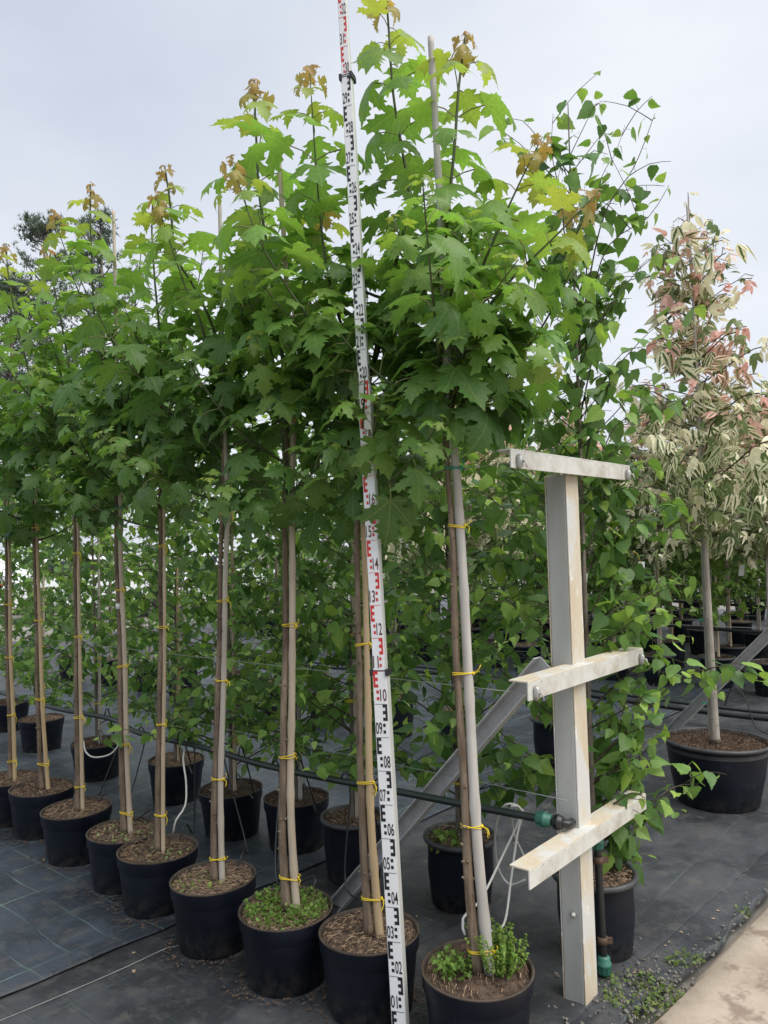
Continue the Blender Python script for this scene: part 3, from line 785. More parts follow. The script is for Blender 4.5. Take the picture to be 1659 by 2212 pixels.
EXTRA = {
 9: [(1.90, [(1020, 640, D9 - .05), (1075, 500, D9 - .1), (1125, 390, D9 - .12), (1172, 295, D9 - .12)]),
     (1.80, [(1010, 740, D9 - .05), (1090, 620, D9 - .15), (1200, 510, D9 - .2), (1292, 415, D9 - .22)]),
     (1.80, [(1040, 790, D9 - .12), (1120, 740, D9 - .2), (1205, 790, D9 - .25)]),
     (2.1, [(920, 640, D9 - .1), (880, 560, D9 - .15), (850, 470, D9 - .2)]),
     (1.85, [(1010, 700, D9 - .2), (1060, 640, D9 - .35), (1120, 560, D9 - .42)])],
 8: [(1.75, [(768, 820, D8 - .02), (722, 650, D8 + .02), (700, 540, D8 + .02), (684, 380, D8), (673, 215, D8), (668, 142, D8)]),
     (1.8, [(740, 800, D8 - .05), (690, 720, D8 - .12), (600, 590, D8 - .15), (550, 495, D8 - .15), (512, 385, D8 - .15), (498, 342, D8 - .15)]),
     (1.62, [(775, 1000, D8 - .08), (785, 900, D8 - .22), (788, 812, D8 - .30)]),
     (2.1, [(860, 640, D8 - .1), (930, 520, D8 - .1), (945, 430, D8 - .1)])],
 7: [(1.75, [(600, 860, D7 - .1), (575, 790, D7 - .22), (549, 722, D7 - .3)]),
     (2.0, [(650, 640, D7), (690, 500, D7), (700, 420, D7)]),
     (1.9, [(580, 740, D7 - .1), (520, 620, D7 - .15), (490, 520, D7 - .15)])],
 6: [(1.9, [(440, 720, D6 - .1), (400, 620, D6 - .1), (350, 470, D6 - .1), (338, 420, D6 - .1)]),
     (1.9, [(520, 700, D6), (560, 560, D6), (570, 480, D6)])],
 5: [(1.7, [(310, 1010, D5 - .15), (280, 970, D5 - .28), (258, 942, D5 - .33)]),
     (1.9, [(390, 760, D5), (430, 600, D5), (440, 520, D5)])],
 4: [(1.95, [(222, 750, D4), (192, 680, D4), (160, 606, D4), (141, 541, D4), (127, 500, D4), (113, 452, D4)]),
     (1.95, [(280, 740, D4), (300, 600, D4), (305, 520, D4)])],
 3: [(1.9, [(130, 800, D3), (90, 690, D3), (60, 620, D3)])], 2: [], 1: [],
}
MLAB = {9: 'maple beside the steel trellis post, the rightmost of the front row', 8: 'tall maple standing right behind the measuring staff',
        7: 'maple growing from the pot full of round green clover weeds', 6: 'maple growing from the pot just left of the clover-filled pot',
        5: 'maple on a slim tan stem, fourth to the left of the measuring staff', 4: 'maple with a white band on its stem, fifth left of the measuring staff',
        3: 'maple fourth from the left edge of the front row without a tall stake', 2: 'maple second from the left edge, pale new shoot at its top',
        1: 'leftmost maple of the front row, cut by the picture edge'}
MLAB[3] = 'third maple from the left edge of the front row'
PLAB = {9: 'black pot with bushy green weeds beside the steel post', 8: 'black pot of dry straw mulch behind the measuring staff', 7: 'black pot covered with round green clover leaves',
        6: 'black pot with brown mulch just left of the clover-filled pot', 5: 'black pot with rusty mulch, second to the left of the clover pot',
        4: 'black pot with sprouting weeds, third to the left of the clover pot', 3: 'third black pot from the left edge in the front row',
        2: 'second black pot from the left edge in the front row', 1: 'black pot cut by the left edge in the front row'}
NS = {9: 7, 8: 6, 7: 7, 6: 7, 5: 7, 4: 7, 3: 7, 2: 6, 1: 6}
MT = {}
for k in range(1, 10):
    MT[k] = maple(BP[k], .146 if k > 6 else .130, TRK[k], DY[k], EXTRA[k], NS[k], MLAB[k], 100 + k * 7, PLAB[k], zc={9: 1.88, 8: 1.66, 7: 1.66, 6: 1.72, 5: 1.62, 4: 1.68, 3: 1.70, 2: 1.6, 1: 1.66}[k], trd={9: .0168, 8: .015, 7: .0165, 6: .014, 5: .0138, 4: .015, 3: .0145, 2: .0135, 1: .013}[k])
t4, P4, R4 = MT[4]; zt = A(250, 1312, DY[4]).z; j4 = min(range(len(P4)), key=lambda q: abs(P4[q].z - zt)); mb = MB()
mb.tube([P4[j4] - t4.location - UP * .013, P4[j4] - t4.location + UP * .013], R4[j4] + .0015, 14); ob('tape_band', mb.mesh('tape_band', M['tag']), t4)
CAN = {
 9: [(1045, 2075), (1030, 1800), (1012, 1500), (988, 1110), (970, 840), (948, 400), (930, 80)],
 8: [(803, 2010), (797, 1750), (789, 1400), (784, 1128)],
 7: [(626, 1955), (628, 1600), (633, 1200), (633, 900), (618, 600), (600, 292)],
 6: [(474, 1893), (478, 1500), (482, 1150), (481, 800), (474, 400)],
 5: [(347, 1828), (352, 1500), (354, 1150), (352, 960)],
 4: [(277, 1790), (268, 1500), (262, 1200), (253, 800), (245, 455)],
 3: [(174, 1740), (171, 1400), (168, 1150), (160, 880)],
 2: [(97, 1698), (88, 1400), (80, 1150), (74, 900)],
 1: [(31, 1675), (24, 1400), (20, 1150), (12, 900)],
}
CLAB = {9: 'long grey bamboo stake tied to the maple beside the steel post', 8: 'short tan bamboo stake cut off beside the measuring staff',
        7: 'grey bamboo stake in the pot of clover weeds', 6: 'grey bamboo stake in the pot left of the clover pot',
        5: 'narrow tan bamboo stake second left of the clover pot', 4: 'grey bamboo stake third left of the clover pot, its top above the leaves',
        3: 'tan bamboo stake in the third front pot from the left edge', 2: 'tan bamboo stake standing apart from its stem, second from the left edge',
        1: 'bamboo stake nearest the left edge of the front row'}
TIEY = {9: [835, 1135, 1455, 1785, 2055], 8: [1392, 1690, 1940], 7: [905, 1108, 1350, 1635, 1895], 6: [1108, 1298, 1470, 1682, 1855], 5: [1180, 1355, 1565, 1760],
        4: [1275, 1440, 1607, 1755], 3: [1195, 1375, 1550, 1700], 2: [1140, 1340, 1510, 1650], 1: [1305, 1420, 1545, 1645]}
for k in range(1, 10):
    Y = DY[k] - .006
    pts = [A(x, y, Y) for x, y in CAN[k]]; pts[0].z = .222
    xs = sum(p[0] for p in CAN[k]) / len(CAN[k])
    TP_, TR_ = MT[k][1:]; rc_ = {9: .0165, 8: .0142, 7: .0135, 6: .0115, 5: .009, 4: .0115, 3: .0098, 2: .0112, 1: .0112}[k]
    low = []
    for z in (.215, .6, 1.0, 1.4, 1.7):
        j = min(range(len(TP_)), key=lambda q: abs(TP_[q].z - z)); gap = .012 * (1 - z) if k == 2 else 0
        low.append(Vector((TP_[j].x + TR_[j] + rc_ + .001 + max(0, gap), TP_[j].y - .004, z)))
    top = pts[-1].z; low = [p for p in low if p.z < top - .1]
    pts = low + [p for p in pts if p.z > low[-1].z + .25 or p is pts[-1]]
    ties = [A(xs, y, Y).z for y in TIEY[k]]
    if k == 9: ties.append((A(980, 1010, Y).z, 'gtie'))
    if k == 7: ties.append((A(620, 1055, Y).z, 'gtie'))
    if k == 4: ties.append((A(250, 1095, Y).z, 'gtie'))
    cane(pts, rc_, CLAB[k], MT[k][1:], ties, grey={9: 1, 8: .05, 7: .5, 6: .75, 5: .3, 4: .5, 3: .25, 2: 0, 1: .05}[k])

# ------------------------------------------------------------------ birches and other container trees behind
def birch_structure(h, seed, zmin, nb, spread, leaf, tw=3, cutf=0, tap=.62, sparse=0, sprays=()):
    """returns trunk path, branch tubes (MB), leaf placements in local space (origin at the soil)"""
    rnd = random.Random(seed); lx, ly = rnd.uniform(-.04, .04), rnd.uniform(-.04, .04)
    P = polyline([(0, 0, 0), (lx * .3, ly * .3, h * .3), (lx, ly, h * .6), (lx * 1.2, ly * 1.2, h * .85), (lx * 1.5, ly * 1.5, h)], .06)
    br = []; acc = []; own = [-1]
    def leaves(B, step, s0, start):
        seg = [0]
        for a, b in zip(B, B[1:]): seg.append(seg[-1] + (b - a).length)
        d = start; side = 1; an = rnd.uniform(0, 6.28)
        while d < seg[-1]:
            i = min(max(j for j in range(len(seg)) if seg[j] <= d), len(B) - 2)
            p = B[i].lerp(B[i + 1], (d - seg[i]) / max(1e-6, seg[i + 1] - seg[i])); ax = (B[i + 1] - B[i]).normalized()
            e = ax.orthogonal().normalized(); r = e * math.cos(an) + ax.cross(e) * math.sin(an); an += 2.4 + rnd.uniform(-.4, .4)
            tipd = 1 - d / seg[-1]
            sz = leaf * rnd.uniform(.7, 1.15) * (.45 + .55 * min(1, tipd * 2.2))
            y = (r + ax * rnd.uniform(.1, .6) - UP * rnd.uniform(.0, .5)).normalized()
            acc.append((p, y, UP + Vector((rnd.uniform(-.6, .6), rnd.uniform(-.6, .6), 0)), sz, tipd, rnd.uniform(-.6, .6), own[0]))
            d += step * rnd.uniform(.7, 1.3) * (1 + sparse * max(0, p.z / h - .45))
    for q in range(nb):
        t = (q + rnd.random()) / nb; z = zmin + (h * .93 - zmin) * t
        p0 = min(P, key=lambda p: abs(p.z - z)); az = q * 2.4 + rnd.uniform(-.6, .6)
        L = (spread * (1 - tap * t)) * rnd.uniform(.65, 1.2); d = Vector((math.cos(az), math.sin(az), 0))
        if cutf and d.y < -.25: L *= cutf
        rise = rnd.uniform(.4, 1.0) * (1 + (1.0 * t if sparse else 0))
        B = polyline([p0, p0 + d * L * .4 + UP * L * .3 * rise, p0 + d * L * .75 + UP * L * .55 * rise, p0 + d * L + UP * L * (.62 * rise - .05)], .05)
        br.append((B, .0048 * (1 - .5 * t), -1)); mi_ = own[0] = len(br) - 1; leaves(B, .040, leaf, .07)
        for s in range(tw if not sparse or t < .5 else 1):
            i = rnd.randrange(len(B) // 4, len(B) - 1); az2 = az + rnd.choice((-1, 1)) * rnd.uniform(.5, 1.1); l2 = L * rnd.uniform(.3, .5)
            d2 = Vector((math.cos(az2), math.sin(az2), rnd.uniform(0, .5)))
            B2 = polyline([B[i], B[i] + d2 * l2 * .5 + UP * .02, B[i] + d2 * l2 - UP * l2 * .12], .05)
            br.append((B2, .0022, mi_)); own[0] = len(br) - 1; leaves(B2, .038, leaf * .92, .03)
    for z0, pth in sprays:
        B = polyline([min(P, key=lambda p: abs(p.z - z0))] + pth, .05); br.append((B, .0045, -1)); mi_ = own[0] = len(br) - 1; leaves(B, .036, leaf * .95, .05)
        for s in range(4):
            i = rnd.randrange(len(B) // 5, len(B) - 1); d2 = Vector((rnd.uniform(-.6, 1), rnd.uniform(-.5, 1), rnd.uniform(.1, .9))).normalized(); l2 = rnd.uniform(.12, .28)
            B2 = polyline([B[i], B[i] + d2 * l2 * .5 + UP * .02, B[i] + d2 * l2], .05); br.append((B2, .002, mi_)); own[0] = len(br) - 1; leaves(B2, .04, leaf * .85, .03)
    own[0] = -1; leaves(P[int(len(P) * .55):], .045, leaf * .8, .05)
    return P, br, acc
CB_D, CB_M, CB_L = (.075, .165, .050), (.175, .315, .070), (.32, .48, .10)
def bcol(tipd, rnd, k=0.0):
    u = rnd.random()
    c = lerp3(CB_D, CB_M, u) if tipd > .2 else lerp3(CB_M, CB_L, u)
    if u > .9: c = lerp3(c, CB_L, .6)
    j = rnd.uniform(.85, 1.15); return tuple(v * j for v in c)
def stem_mb(P, r0, r1):
    mb = MB(); n = len(P); mb.tube(P, [(r0 + (r1 - r0) * i / (n - 1)) * (1.25 if i == 0 else 1) for i in range(n)], 9); return mb
pc_depth = 2.72
def birch_near(base, zs, h, seed, label, group, nind, stake=True, zmin=.25, nb=30, spread=.55, leaf=.070, lean=(0, 0), cutf=0, tap=.62, sprays=()):
    loc = Vector((base.x, base.y, zs)); t = empty('birch_tree', loc); tag(t, label, 'birch tree', group)
    t.rotation_euler = (lean[0], lean[1], 0)
    P, br, acc = birch_structure(h, seed, zmin, nb, spread, leaf, 4 if sprays else 3, cutf, tap, 1.3 if sprays else 0, [(z0 - zs, [A(x, y, d) - loc for x, y, d in pth]) for z0, pth in sprays]); rnd = random.Random(seed)
    ob('trunk', stem_mb(P, .0135, .002).mesh('trunk', M['bbark']), t)
    def clear(B):
        for p in B:
            a, b_, c = PX(loc + p)
            if c < pc_depth and 1150 < a < 1320 and 930 < b_ < 2200: return False
        return True
    gone = set()
    for q, b in enumerate(br):
        if b[2] in gone or not clear(b[0]): gone.add(q)
    br = [b for q, b in enumerate(br) if q not in gone]; acc = [a for a in acc if a[6] not in gone]
    cr = ob('crown', None, t); big = sorted(br, key=lambda b: -b[1])
    for B, r, _ in big[:10]:
        mb = MB(); n = len(B); mb.tube(B, [r + (.0011 - r) * i / (n - 1) for i in range(n)], 5); ob('branch', mb.mesh('branch', M['twig']), cr)
    mb = MB()
    for B, r, _ in big[10:]:
        n = len(B); mb.tube(B, [r + (.0010 - r) * i / (n - 1) for i in range(n)], 4)
    tw = ob('twigs', mb.mesh('twigs', M['twig']), cr); tw['kind'] = 'stuff'
    rot = t.rotation_euler.to_matrix()
    items = []
    for (p, y, zh, sz, tipd, roll, _) in acc:
        wp = loc + rot @ p; px_, py_, pz_ = PX(wp + y * sz * .7)
        if pz_ < pc_depth and 1070 < px_ < 1425 and (1150 < px_ < 1310 and 940 < py_ < 2200 or 950 < py_ < 1050 or 1380 < py_ < 1530 or 1670 < py_ < 1930): continue
        items.append(((wp - CAMP).length / sz, p, y, zh, sz, tipd, roll))
    items.sort(key=lambda q: q[0])
    rest = []; rc = []
    for i, (_, p, y, zh, sz, tipd, roll) in enumerate(items):
        v = rnd.randrange(len(BLEAF)); mw = frame(p, y, zh, sz, roll); c = bcol(tipd, rnd)
        if i < nind:
            o = bpy.data.objects.new('leaf', BLEAF[v]); COL.objects.link(o); o.parent = cr; o.matrix_local = mw; o.color = (*c, 1)
        else: rest.append((v, mw)); rc.append(c)
    if rest:
        f = ob('foliage', scatter('foliage', BLA, rest, rc, M['fol']), cr); f['kind'] = 'stuff'
    ALLLEAF[0] += min(nind, len(items))
    return t
GB = 'birches in the row behind the maples'
BROW = [(20, 1515, .25), (90, 1550, .25), (210, 1600, .25), (380, 1640, .25), (500, 1700, .25), (640, 1722, .25), (762, 1765, .27), (992, 1808, .27), (1285, 1893, .27)]
nB = len(BROW)
BLBL = ['birch standing right behind the steel trellis post', 'birch behind the long grey-staked maple, left of the steel post', 'birch partly hidden behind the measuring staff']
BLBL += [f'{ORD[i]} birch from the steel post in the row behind the maples' for i in range(3, 12)]
BPL = ['tall black pot behind the steel post and its green fittings', 'tall black pot in the gap between measuring staff and steel post', 'black pot half hidden behind the measuring staff']
BPL += [f'{ORD[i]} black pot from the steel post in the second row' for i in range(3, 12)]
d8 = G(*BROW[-1]).y + .06
SPR8 = [(2.2, [(1300, 480, d8), (1370, 360, d8), (1415, 245, d8)]), (2.05, [(1300, 560, d8), (1400, 470, d8), (1445, 400, d8)]), (1.95, [(1320, 640, d8 + .05), (1420, 590, d8 + .1), (1465, 545, d8 + .1)]),
        (1.75, [(1320, 790, d8), (1420, 740, d8), (1475, 700, d8)]), (1.6, [(1330, 920, d8), (1440, 880, d8), (1500, 850, d8)]), (1.42, [(1330, 1060, d8), (1420, 1070, d8), (1490, 1090, d8)]),
        (1.35, [(1340, 1130, d8 + .05), (1430, 1150, d8 + .05), (1505, 1130, d8 + .05)]), (2.3, [(1210, 430, d8), (1192, 330, d8), (1195, 245, d8)]), (2.25, [(1290, 420, d8 + .1), (1330, 330, d8 + .1), (1350, 270, d8 + .1)]),
        (.45, [(1322, 1790, d8), (1362, 1700, d8), (1392, 1600, d8)]), (.40, [(1325, 1840, d8), (1375, 1800, d8), (1408, 1755, d8)]), (.60, [(1325, 1640, d8), (1365, 1560, d8), (1420, 1520, d8)]),
        (.50, [(1322, 1700, d8), (1335, 1600, d8), (1350, 1510, d8)]), (.36, [(1325, 1870, d8), (1380, 1845, d8), (1405, 1850, d8)]), (.55, [(1325, 1720, d8 + .1), (1370, 1650, d8 + .1), (1405, 1660, d8 + .1)]),
        (1.2, [(1330, 1240, d8), (1400, 1240, d8), (1450, 1280, d8)]), (1.0, [(1330, 1360, d8), (1390, 1370, d8), (1430, 1400, d8)])]
for j, (x, y, z) in enumerate(BROW):
    i = nB - 1 - j; b = G(x, y, z)
    hh = [2.95, 2.2, 2.25, 2.2, 2.3, 2.25, 2.3, 2.2, 2.2][i]
    pot(POT_B if i < 3 else POT_A, (b.x, b.y, 0), BPL[i], 'pots in the birch row', s=1.0 if i >= 3 else 1.02)
    sp = .60 if i == 0 else .58
    birch_near(b, .25 if i < 3 else .23, hh, 501 + i * 13, BLBL[i], GB, [290, 170, 150, 120, 100, 80, 70, 50, 40][i], nb=[66, 50, 50, 54, 54, 54, 54, 50, 50][i], spread=sp,
               zmin=.12, leaf=.082 if i < 3 else .070, cutf=.5 if i == 0 else (.6 if i == 1 else 0), tap=.52 if i == 0 else .62, sprays=SPR8 if i == 0 else ())
    if i != 0:
        P0 = Vector((b.x + .022, b.y - .014, .23)); P1 = P0 + Vector((.01, .0, 1.5))
        cane([P0, P1], .011, f'thin stake of the {ORD[i]} birch from the steel post', None, [.5, .8, 1.1, 1.4][: 2 if i > 4 else 4], group='stakes of the birch row')

# far crowns share a few meshes
def far_variant(h, seed, zmin, nb, spread, leaf, base, colf, material, tw=2, stepf=1.0):
    P, br, acc = birch_structure(h, seed, zmin, nb, spread, leaf, tw); rnd = random.Random(seed)
    mb = stem_mb(P, .014, .003); trunk = mb.mesh('trunk', M['rbark'])
    mb = MB()
    for B, r, _ in br: mb.tube(B[::2] + [B[-1]], [r * 1.1, ] * (len(B[::2]) + 1), 3, caps=False)
    tw_ = mb.mesh('branches', M['twig'])
    it = [(rnd.randrange(len(base)), frame(p, y, zh, sz, roll)) for (p, y, zh, sz, td, roll, _) in acc]
    cols = [colf(a, rnd) for a in acc]
    fol = scatter('foliage', base, it, cols, material)
    return trunk, tw_, fol
FV = [far_variant(2.35, 900 + s, .25, 36, .66, .085, SLA, lambda a, r: bcol(a[4], r), M['fol']) for s in range(4)]
def vcol(a, rnd):
    z = a[0].z; u = rnd.random()
    c = lerp3((.84, .79, .52), (.93, .89, .66), u)
    if u < (.34 if z > 1.6 else .6): c = lerp3((.12, .19, .06), (.30, .36, .15), rnd.random())
    if z > 1.8 and u > .72: c = lerp3((.86, .47, .40), (.88, .64, .52), rnd.random())
    if a[4] > .8: c = lerp3(c, (.14, .19, .07), .4)
    return c
VV = [far_variant(2.6, 950 + s, .9, 60, .62, .115, [(V, T, np.ones(len(V))) for V, T, E in CPA], vcol, M['vfol'], 2) for s in range(2)]
def linden_col(a, rnd): return lerp3((.09, .18, .045), (.25, .38, .085), rnd.random())
LV = [far_variant(2.3, 980 + s, .3, 52, .62, .105, SLA, linden_col, M['fol']) for s in range(2)]
def far_tree(name, cat, var, base, zs, label, group, rz, s=1.0):
    t = empty(name, (base.x, base.y, zs), rz, s); tag(t, label, cat, group)
    ob('trunk', var[0], t); cr = ob('crown', None, t)
    b = ob('branches', var[1], cr); b['kind'] = 'stuff'
    f = ob('foliage', var[2], cr); f['kind'] = 'stuff'
    return t
def simple_stake(base, z0, h, label, group, r=.011, dx=.02):
    return cane([(base.x + dx, base.y - .01, z0), (base.x + dx + .01, base.y - .01, h)], r, label, None, (), group=group)

# big variegated box elder in the tub by the path
bt = G(1545, 1600, .35); bt.z = 0
pot(POT_C, bt, 'wide black tub with brown bark mulch beside the path', None)
def vari_near(base, zs, label, seed, h=3.18, nind=260):
    loc = Vector((base.x, base.y, zs)); t = empty('box_elder_tree', loc); tag(t, label, 'box elder', 'variegated box elders')
    t.rotation_euler = (0, R(-1.0), 0)
    P, br, acc = birch_structure(h, seed, 1.12, 64, .56, .110, 2, 0, .70); rnd = random.Random(seed)
    ob('trunk', stem_mb(P, .027, .003).mesh('trunk', M['rbark']), t); cr = ob('crown', None, t)
    mb = MB()
    for B, r, _ in br: mb.tube(B, r, 4, caps=False)
    o = ob('branches', mb.mesh('branches', M['twig']), cr); o['kind'] = 'stuff'
    it = sorted(acc, key=lambda a: (loc + a[0] - CAMP).length / a[3]); rest = []; rc = []
    for i, a in enumerate(it):
        p, y, zh, sz, td, roll, _ = a
        y = (y - UP * .25).normalized(); v = rnd.randrange(9); mw = frame(p, y, zh, sz * rnd.uniform(.7, 1.25), roll)
        if i < nind:
            o = bpy.data.objects.new('leaf', CPM[v]); COL.objects.link(o); o.parent = cr; o.matrix_local = mw
            u = rnd.random(); c = lerp3((.86, .81, .54), (.93, .90, .68), u)
            if p.z > 1.9 and u > .72 or u > .95: c = lerp3((.86, .47, .40), (.88, .64, .52), rnd.random())
            if p.z < 1.75 and rnd.random() < .6: c = lerp3(c, (.20, .30, .09), rnd.uniform(.4, .9))
            if td > .85: c = lerp3(c, (.16, .21, .08), .3)
            o.color = (*c, 1)
        else: rest.append((v, mw)); rc.append(vcol(a, rnd))
    f = ob('foliage', scatter('foliage', [(V, T, np.ones(len(V))) for V, T, E in CPA], rest, rc, M['vfol']), cr); f['kind'] = 'stuff'
    return t
vari_near(bt, .34, 'cream and pink variegated box elder growing in the wide tub', 77)
cane([A(1535, 1592, bt.y + .02), A(1520, 1250, bt.y + .02), A(1505, 800, bt.y - .05), A(1484, 440, bt.y - .05)], .010, 'tall dark stake beside the box elder in the wide tub', None,
     [(A(1530, 1340, bt.y).z, 'gtie'), (A(1540, 1520, bt.y).z, 'gtie')], group=None, grey=1)

# third row (same trellis as the tub), then rows further back
C0 = Vector((bt.x, bt.y, 0))
for i in range(1, 11):
    b = C0 + ROW * (.40 + .70 * i) + ACR * random.uniform(-.05, .35)
    pot(POT_B, b, f'{ORD[i]} black pot from the wide tub in the third row', 'pots of the third row', s=1.12)
    if i in (2,):
        far_tree('box_elder_tree', 'box elder', VV[0], b, .32, f'pale variegated box elder, {ORD[i]} from the wide tub in the third row', 'variegated box elders', i * 1.3, .98)
    else:
        far_tree('birch_tree', 'birch tree', FV[i % 4], b, .32, f'{ORD[i]} tree from the wide tub, a birch in the third row', 'birches of the third row', i * 1.7, random.uniform(.95, 1.08))
    simple_stake(b, .3, 1.9, f'thin stake of the {ORD[i]} tree from the wide tub, third row', 'stakes of the third row')
def far_row(origin, n, step, start, rowname, seed, plan, potk=POT_B, ps=1.15):
    rnd = random.Random(seed)
    for i in range(n):
        b = origin + ROW * (start + step * i) + ACR * rnd.uniform(-.12, .12)
        k = plan[i % len(plan)]
        pot(potk, b, f'{ORD[i]} black pot from the path in the {rowname} row', f'pots of the {rowname} row', s=ps)
        zs = .31 * ps
        if k == 'v': far_tree('box_elder_tree', 'box elder', VV[i % 2], b, zs, f'variegated box elder, {ORD[i]} tree from the path in the {rowname} row', 'variegated box elders', rnd.uniform(0, 6), rnd.uniform(.95, 1.12))
        elif k == 'l': far_tree('linden_tree', 'linden tree', LV[i % 2], b, zs, f'round-leaved tree, {ORD[i]} from the path in the {rowname} row', f'trees of the {rowname} row', rnd.uniform(0, 6), rnd.uniform(.9, 1.05))
        elif k == 'b': far_tree('birch_tree', 'birch tree', FV[(i + seed) % 4], b, zs, f'birch, {ORD[i]} tree from the path in the {rowname} row', f'trees of the {rowname} row', rnd.uniform(0, 6), rnd.uniform(.95, 1.15))
        if k != '-': simple_stake(b, .3, 2.0, f'stake of the {ORD[i]} tree from the path in the {rowname} row', f'stakes of the {rowname} row', .013)
far_row(C0 + ACR * 3.4, 14, .52, .56, 'fourth', 3, 'vlvlvbvb-b-b-b')
far_row(C0 + ACR * 4.3, 14, .7, .5, 'fifth', 4, 'lvbllvlb-b--b-')
far_row(C0 + ACR * 5.6, 14, .72, -.2, 'sixth', 5, 'vllvlvlb-b-b--', ps=1.2)
far_row(C0 + ACR * 6.6, 14, .8, -.6, 'seventh', 6, 'lblvllbl-b-b--', ps=1.2)
far_row(C0 + ACR * 8.0, 14, .85, -1.2, 'eighth', 8, 'lllbllblb-b-b-', ps=1.25)

for i, (x, y, Y, lb) in enumerate(((1385, 1228, 6.2, 'white plant label hanging among the birch leaves right of the post'), (1602, 1232, 7.6, 'white plant label on the slim stem near the right edge'), (1262, 1250, 6.6, 'small white label close to the right side of the post'))):
    p = A(x, y, Y); mb = MB(); mb.box((0, 0, 0), .05, .002, .11, (Vector((.9, -.3, 0)).normalized(), Vector((.3, .9, 0)).normalized(), Vector((.12, 0, 1)).normalized()))
    lo_ = ob('plant_label', mb.mesh('plant_label', M['tag']), None, p); tag(lo_, lb, 'plant label', 'white plant labels')
    mb = MB(); mb.tube([(0, 0, .05), (-.02, .02, .12), (-.05, .03, .14)], .0018, 5); ob('loop', mb.mesh('loop', M['tie']), lo_)
# dark conifers in pots closing the view on the right
def thuja(seed):
    rnd = random.Random(seed); it = []; cols = []
    for _ in range(2600):
        z = rnd.random() ** 1.1 * 1.75; r = .48 * (1 - (z / 1.8) ** 1.6) ** .7 + .03; a = rnd.uniform(0, 6.283); r *= rnd.uniform(.55, 1.08) * (1 + .18 * mnoise.noise(Vector((a * 2, z * 3, seed))))
        p = Vector((r * math.cos(a), r * math.sin(a), z)); y = Vector((math.cos(a), math.sin(a), rnd.uniform(-.3, 1.0)))
        it.append((rnd.randrange(3), frame(p, y, UP, rnd.uniform(.05, .10), rnd.uniform(-1.5, 1.5))))
        cols.append(lerp3((.018, .05, .018), (.065, .12, .035), rnd.random()))
    return scatter('conifer_foliage', SLA, it, cols, M['needle'])
TH = [thuja(1), thuja(2)]
TRK_TH = MB(); TRK_TH.tube([(0, 0, 0), (0, 0, .5), (0, 0, 1.5)], [.03, .024, .008], 7); TRK_TH = TRK_TH.mesh('trunk', M['bbark'])
for i in range(11):
    b = C0 + ACR * 10.4 + ROW * (-4.0 + .95 * i) + ACR * random.uniform(-.15, .15)
    pot(POT_C, b, f'{ORD[i]} dark tub from the right in the conifer row at the back', 'tubs of the conifer row', s=1.0)
    t = empty('conifer_shrub', (b.x, b.y, .34), i * 1.1, random.uniform(.85, 1.1)); tag(t, f'dark green conifer, {ORD[i]} from the right in the row closing the view', 'conifer', 'conifers at the back')
    ob('trunk', TRK_TH, t); f = ob('foliage', TH[i % 2], t); f['kind'] = 'stuff'

# ------------------------------------------------------------------ trellis post
PB = G(1255, 2175); PB.z = 0
pc = PB + Vector((.012, .05, 0))
tp = empty('trellis_post', pc)
tag(tp, 'weathered steel trellis post with three white cross arms and flaking cream paint', 'trellis post')
def bx(name, c, sx, sy, sz, m, ax=(ROW, ACR, UP), parent=tp, bv=.003):
    mb = MB(); mb.box((0, 0, 0), sx, sy, sz, ax); o = ob(name, mb.mesh(name, m), parent); o.location = c; return bevel(o, bv)
PT = 1.73
# box section: two grey webs facing along the row rear/front, two cream flanges
bx('web', Vector((0, 0, PT / 2 - .05)), .070, .086, PT + .1, M['grey'])
bx('flange', -ROW * .038 + Vector((0, 0, PT / 2 - .05)), .0045, .0856, PT + .098, M['cream'], bv=.0012)
bx('flange', ROW * .038 + Vector((0, 0, PT / 2 - .05)), .0045, .0856, PT + .098, M['cream'], bv=.0012)
for z, L, co in ((.54, .84, .0), (1.07, .84, .03), (1.752, .84, -.02)):
    tilt = 0
    arm = empty('cross_arm', (0, 0, 0)); arm.parent = tp; arm.location = -ROW * .042 + Vector((0, 0, z))
    bx('face_plate', -ROW * .030 + ACR * co, .005, L, .052, M['arm'], parent=arm, bv=.0012)
    bx('top_plate', ROW * .001 + ACR * co + UP * .0285, .066, L, .005, M['arm'] if z > 1.5 else M['cream'], parent=arm, bv=.0012)
    if z > .8:
        for s in (-1, 1):
            mb = MB(); c = -ROW * .036 + ACR * (co + s * (L / 2 - .035)) - UP * .006
            mb.tube([c + UP * .020, c + UP * .012 - ROW * .004, c - UP * .012 - ROW * .004, c - UP * .022], [.006, .011, .011, .006], 8)
            mb.tube([c - ROW * -.01, c - ROW * .022, c - ROW * .028 - UP * .02], [.004, .0035, .002], 6)
            ob('wire_clamp', mb.mesh('wire_clamp', M['bolt']), arm)
for z in (.15 + .32, .275, 1.0 - .55 + .02):
    pass
for z in (.50, .29):
    mb = MB(); c = -ACR * .0475 + ROW * -.012 + UP * z
    mb.lathe([(.001, 0), (.010, 0), (.010, .006), (.006, .007), (.006, .012), (.001, .013)], 10)
    me = mb.mesh('bolt', M['bolt']); me.transform((-ACR).to_track_quat('Z', 'Y').to_matrix().to_4x4()); ob('bolt', me, tp, -ACR * .047 - ROW * .010 + UP * z)
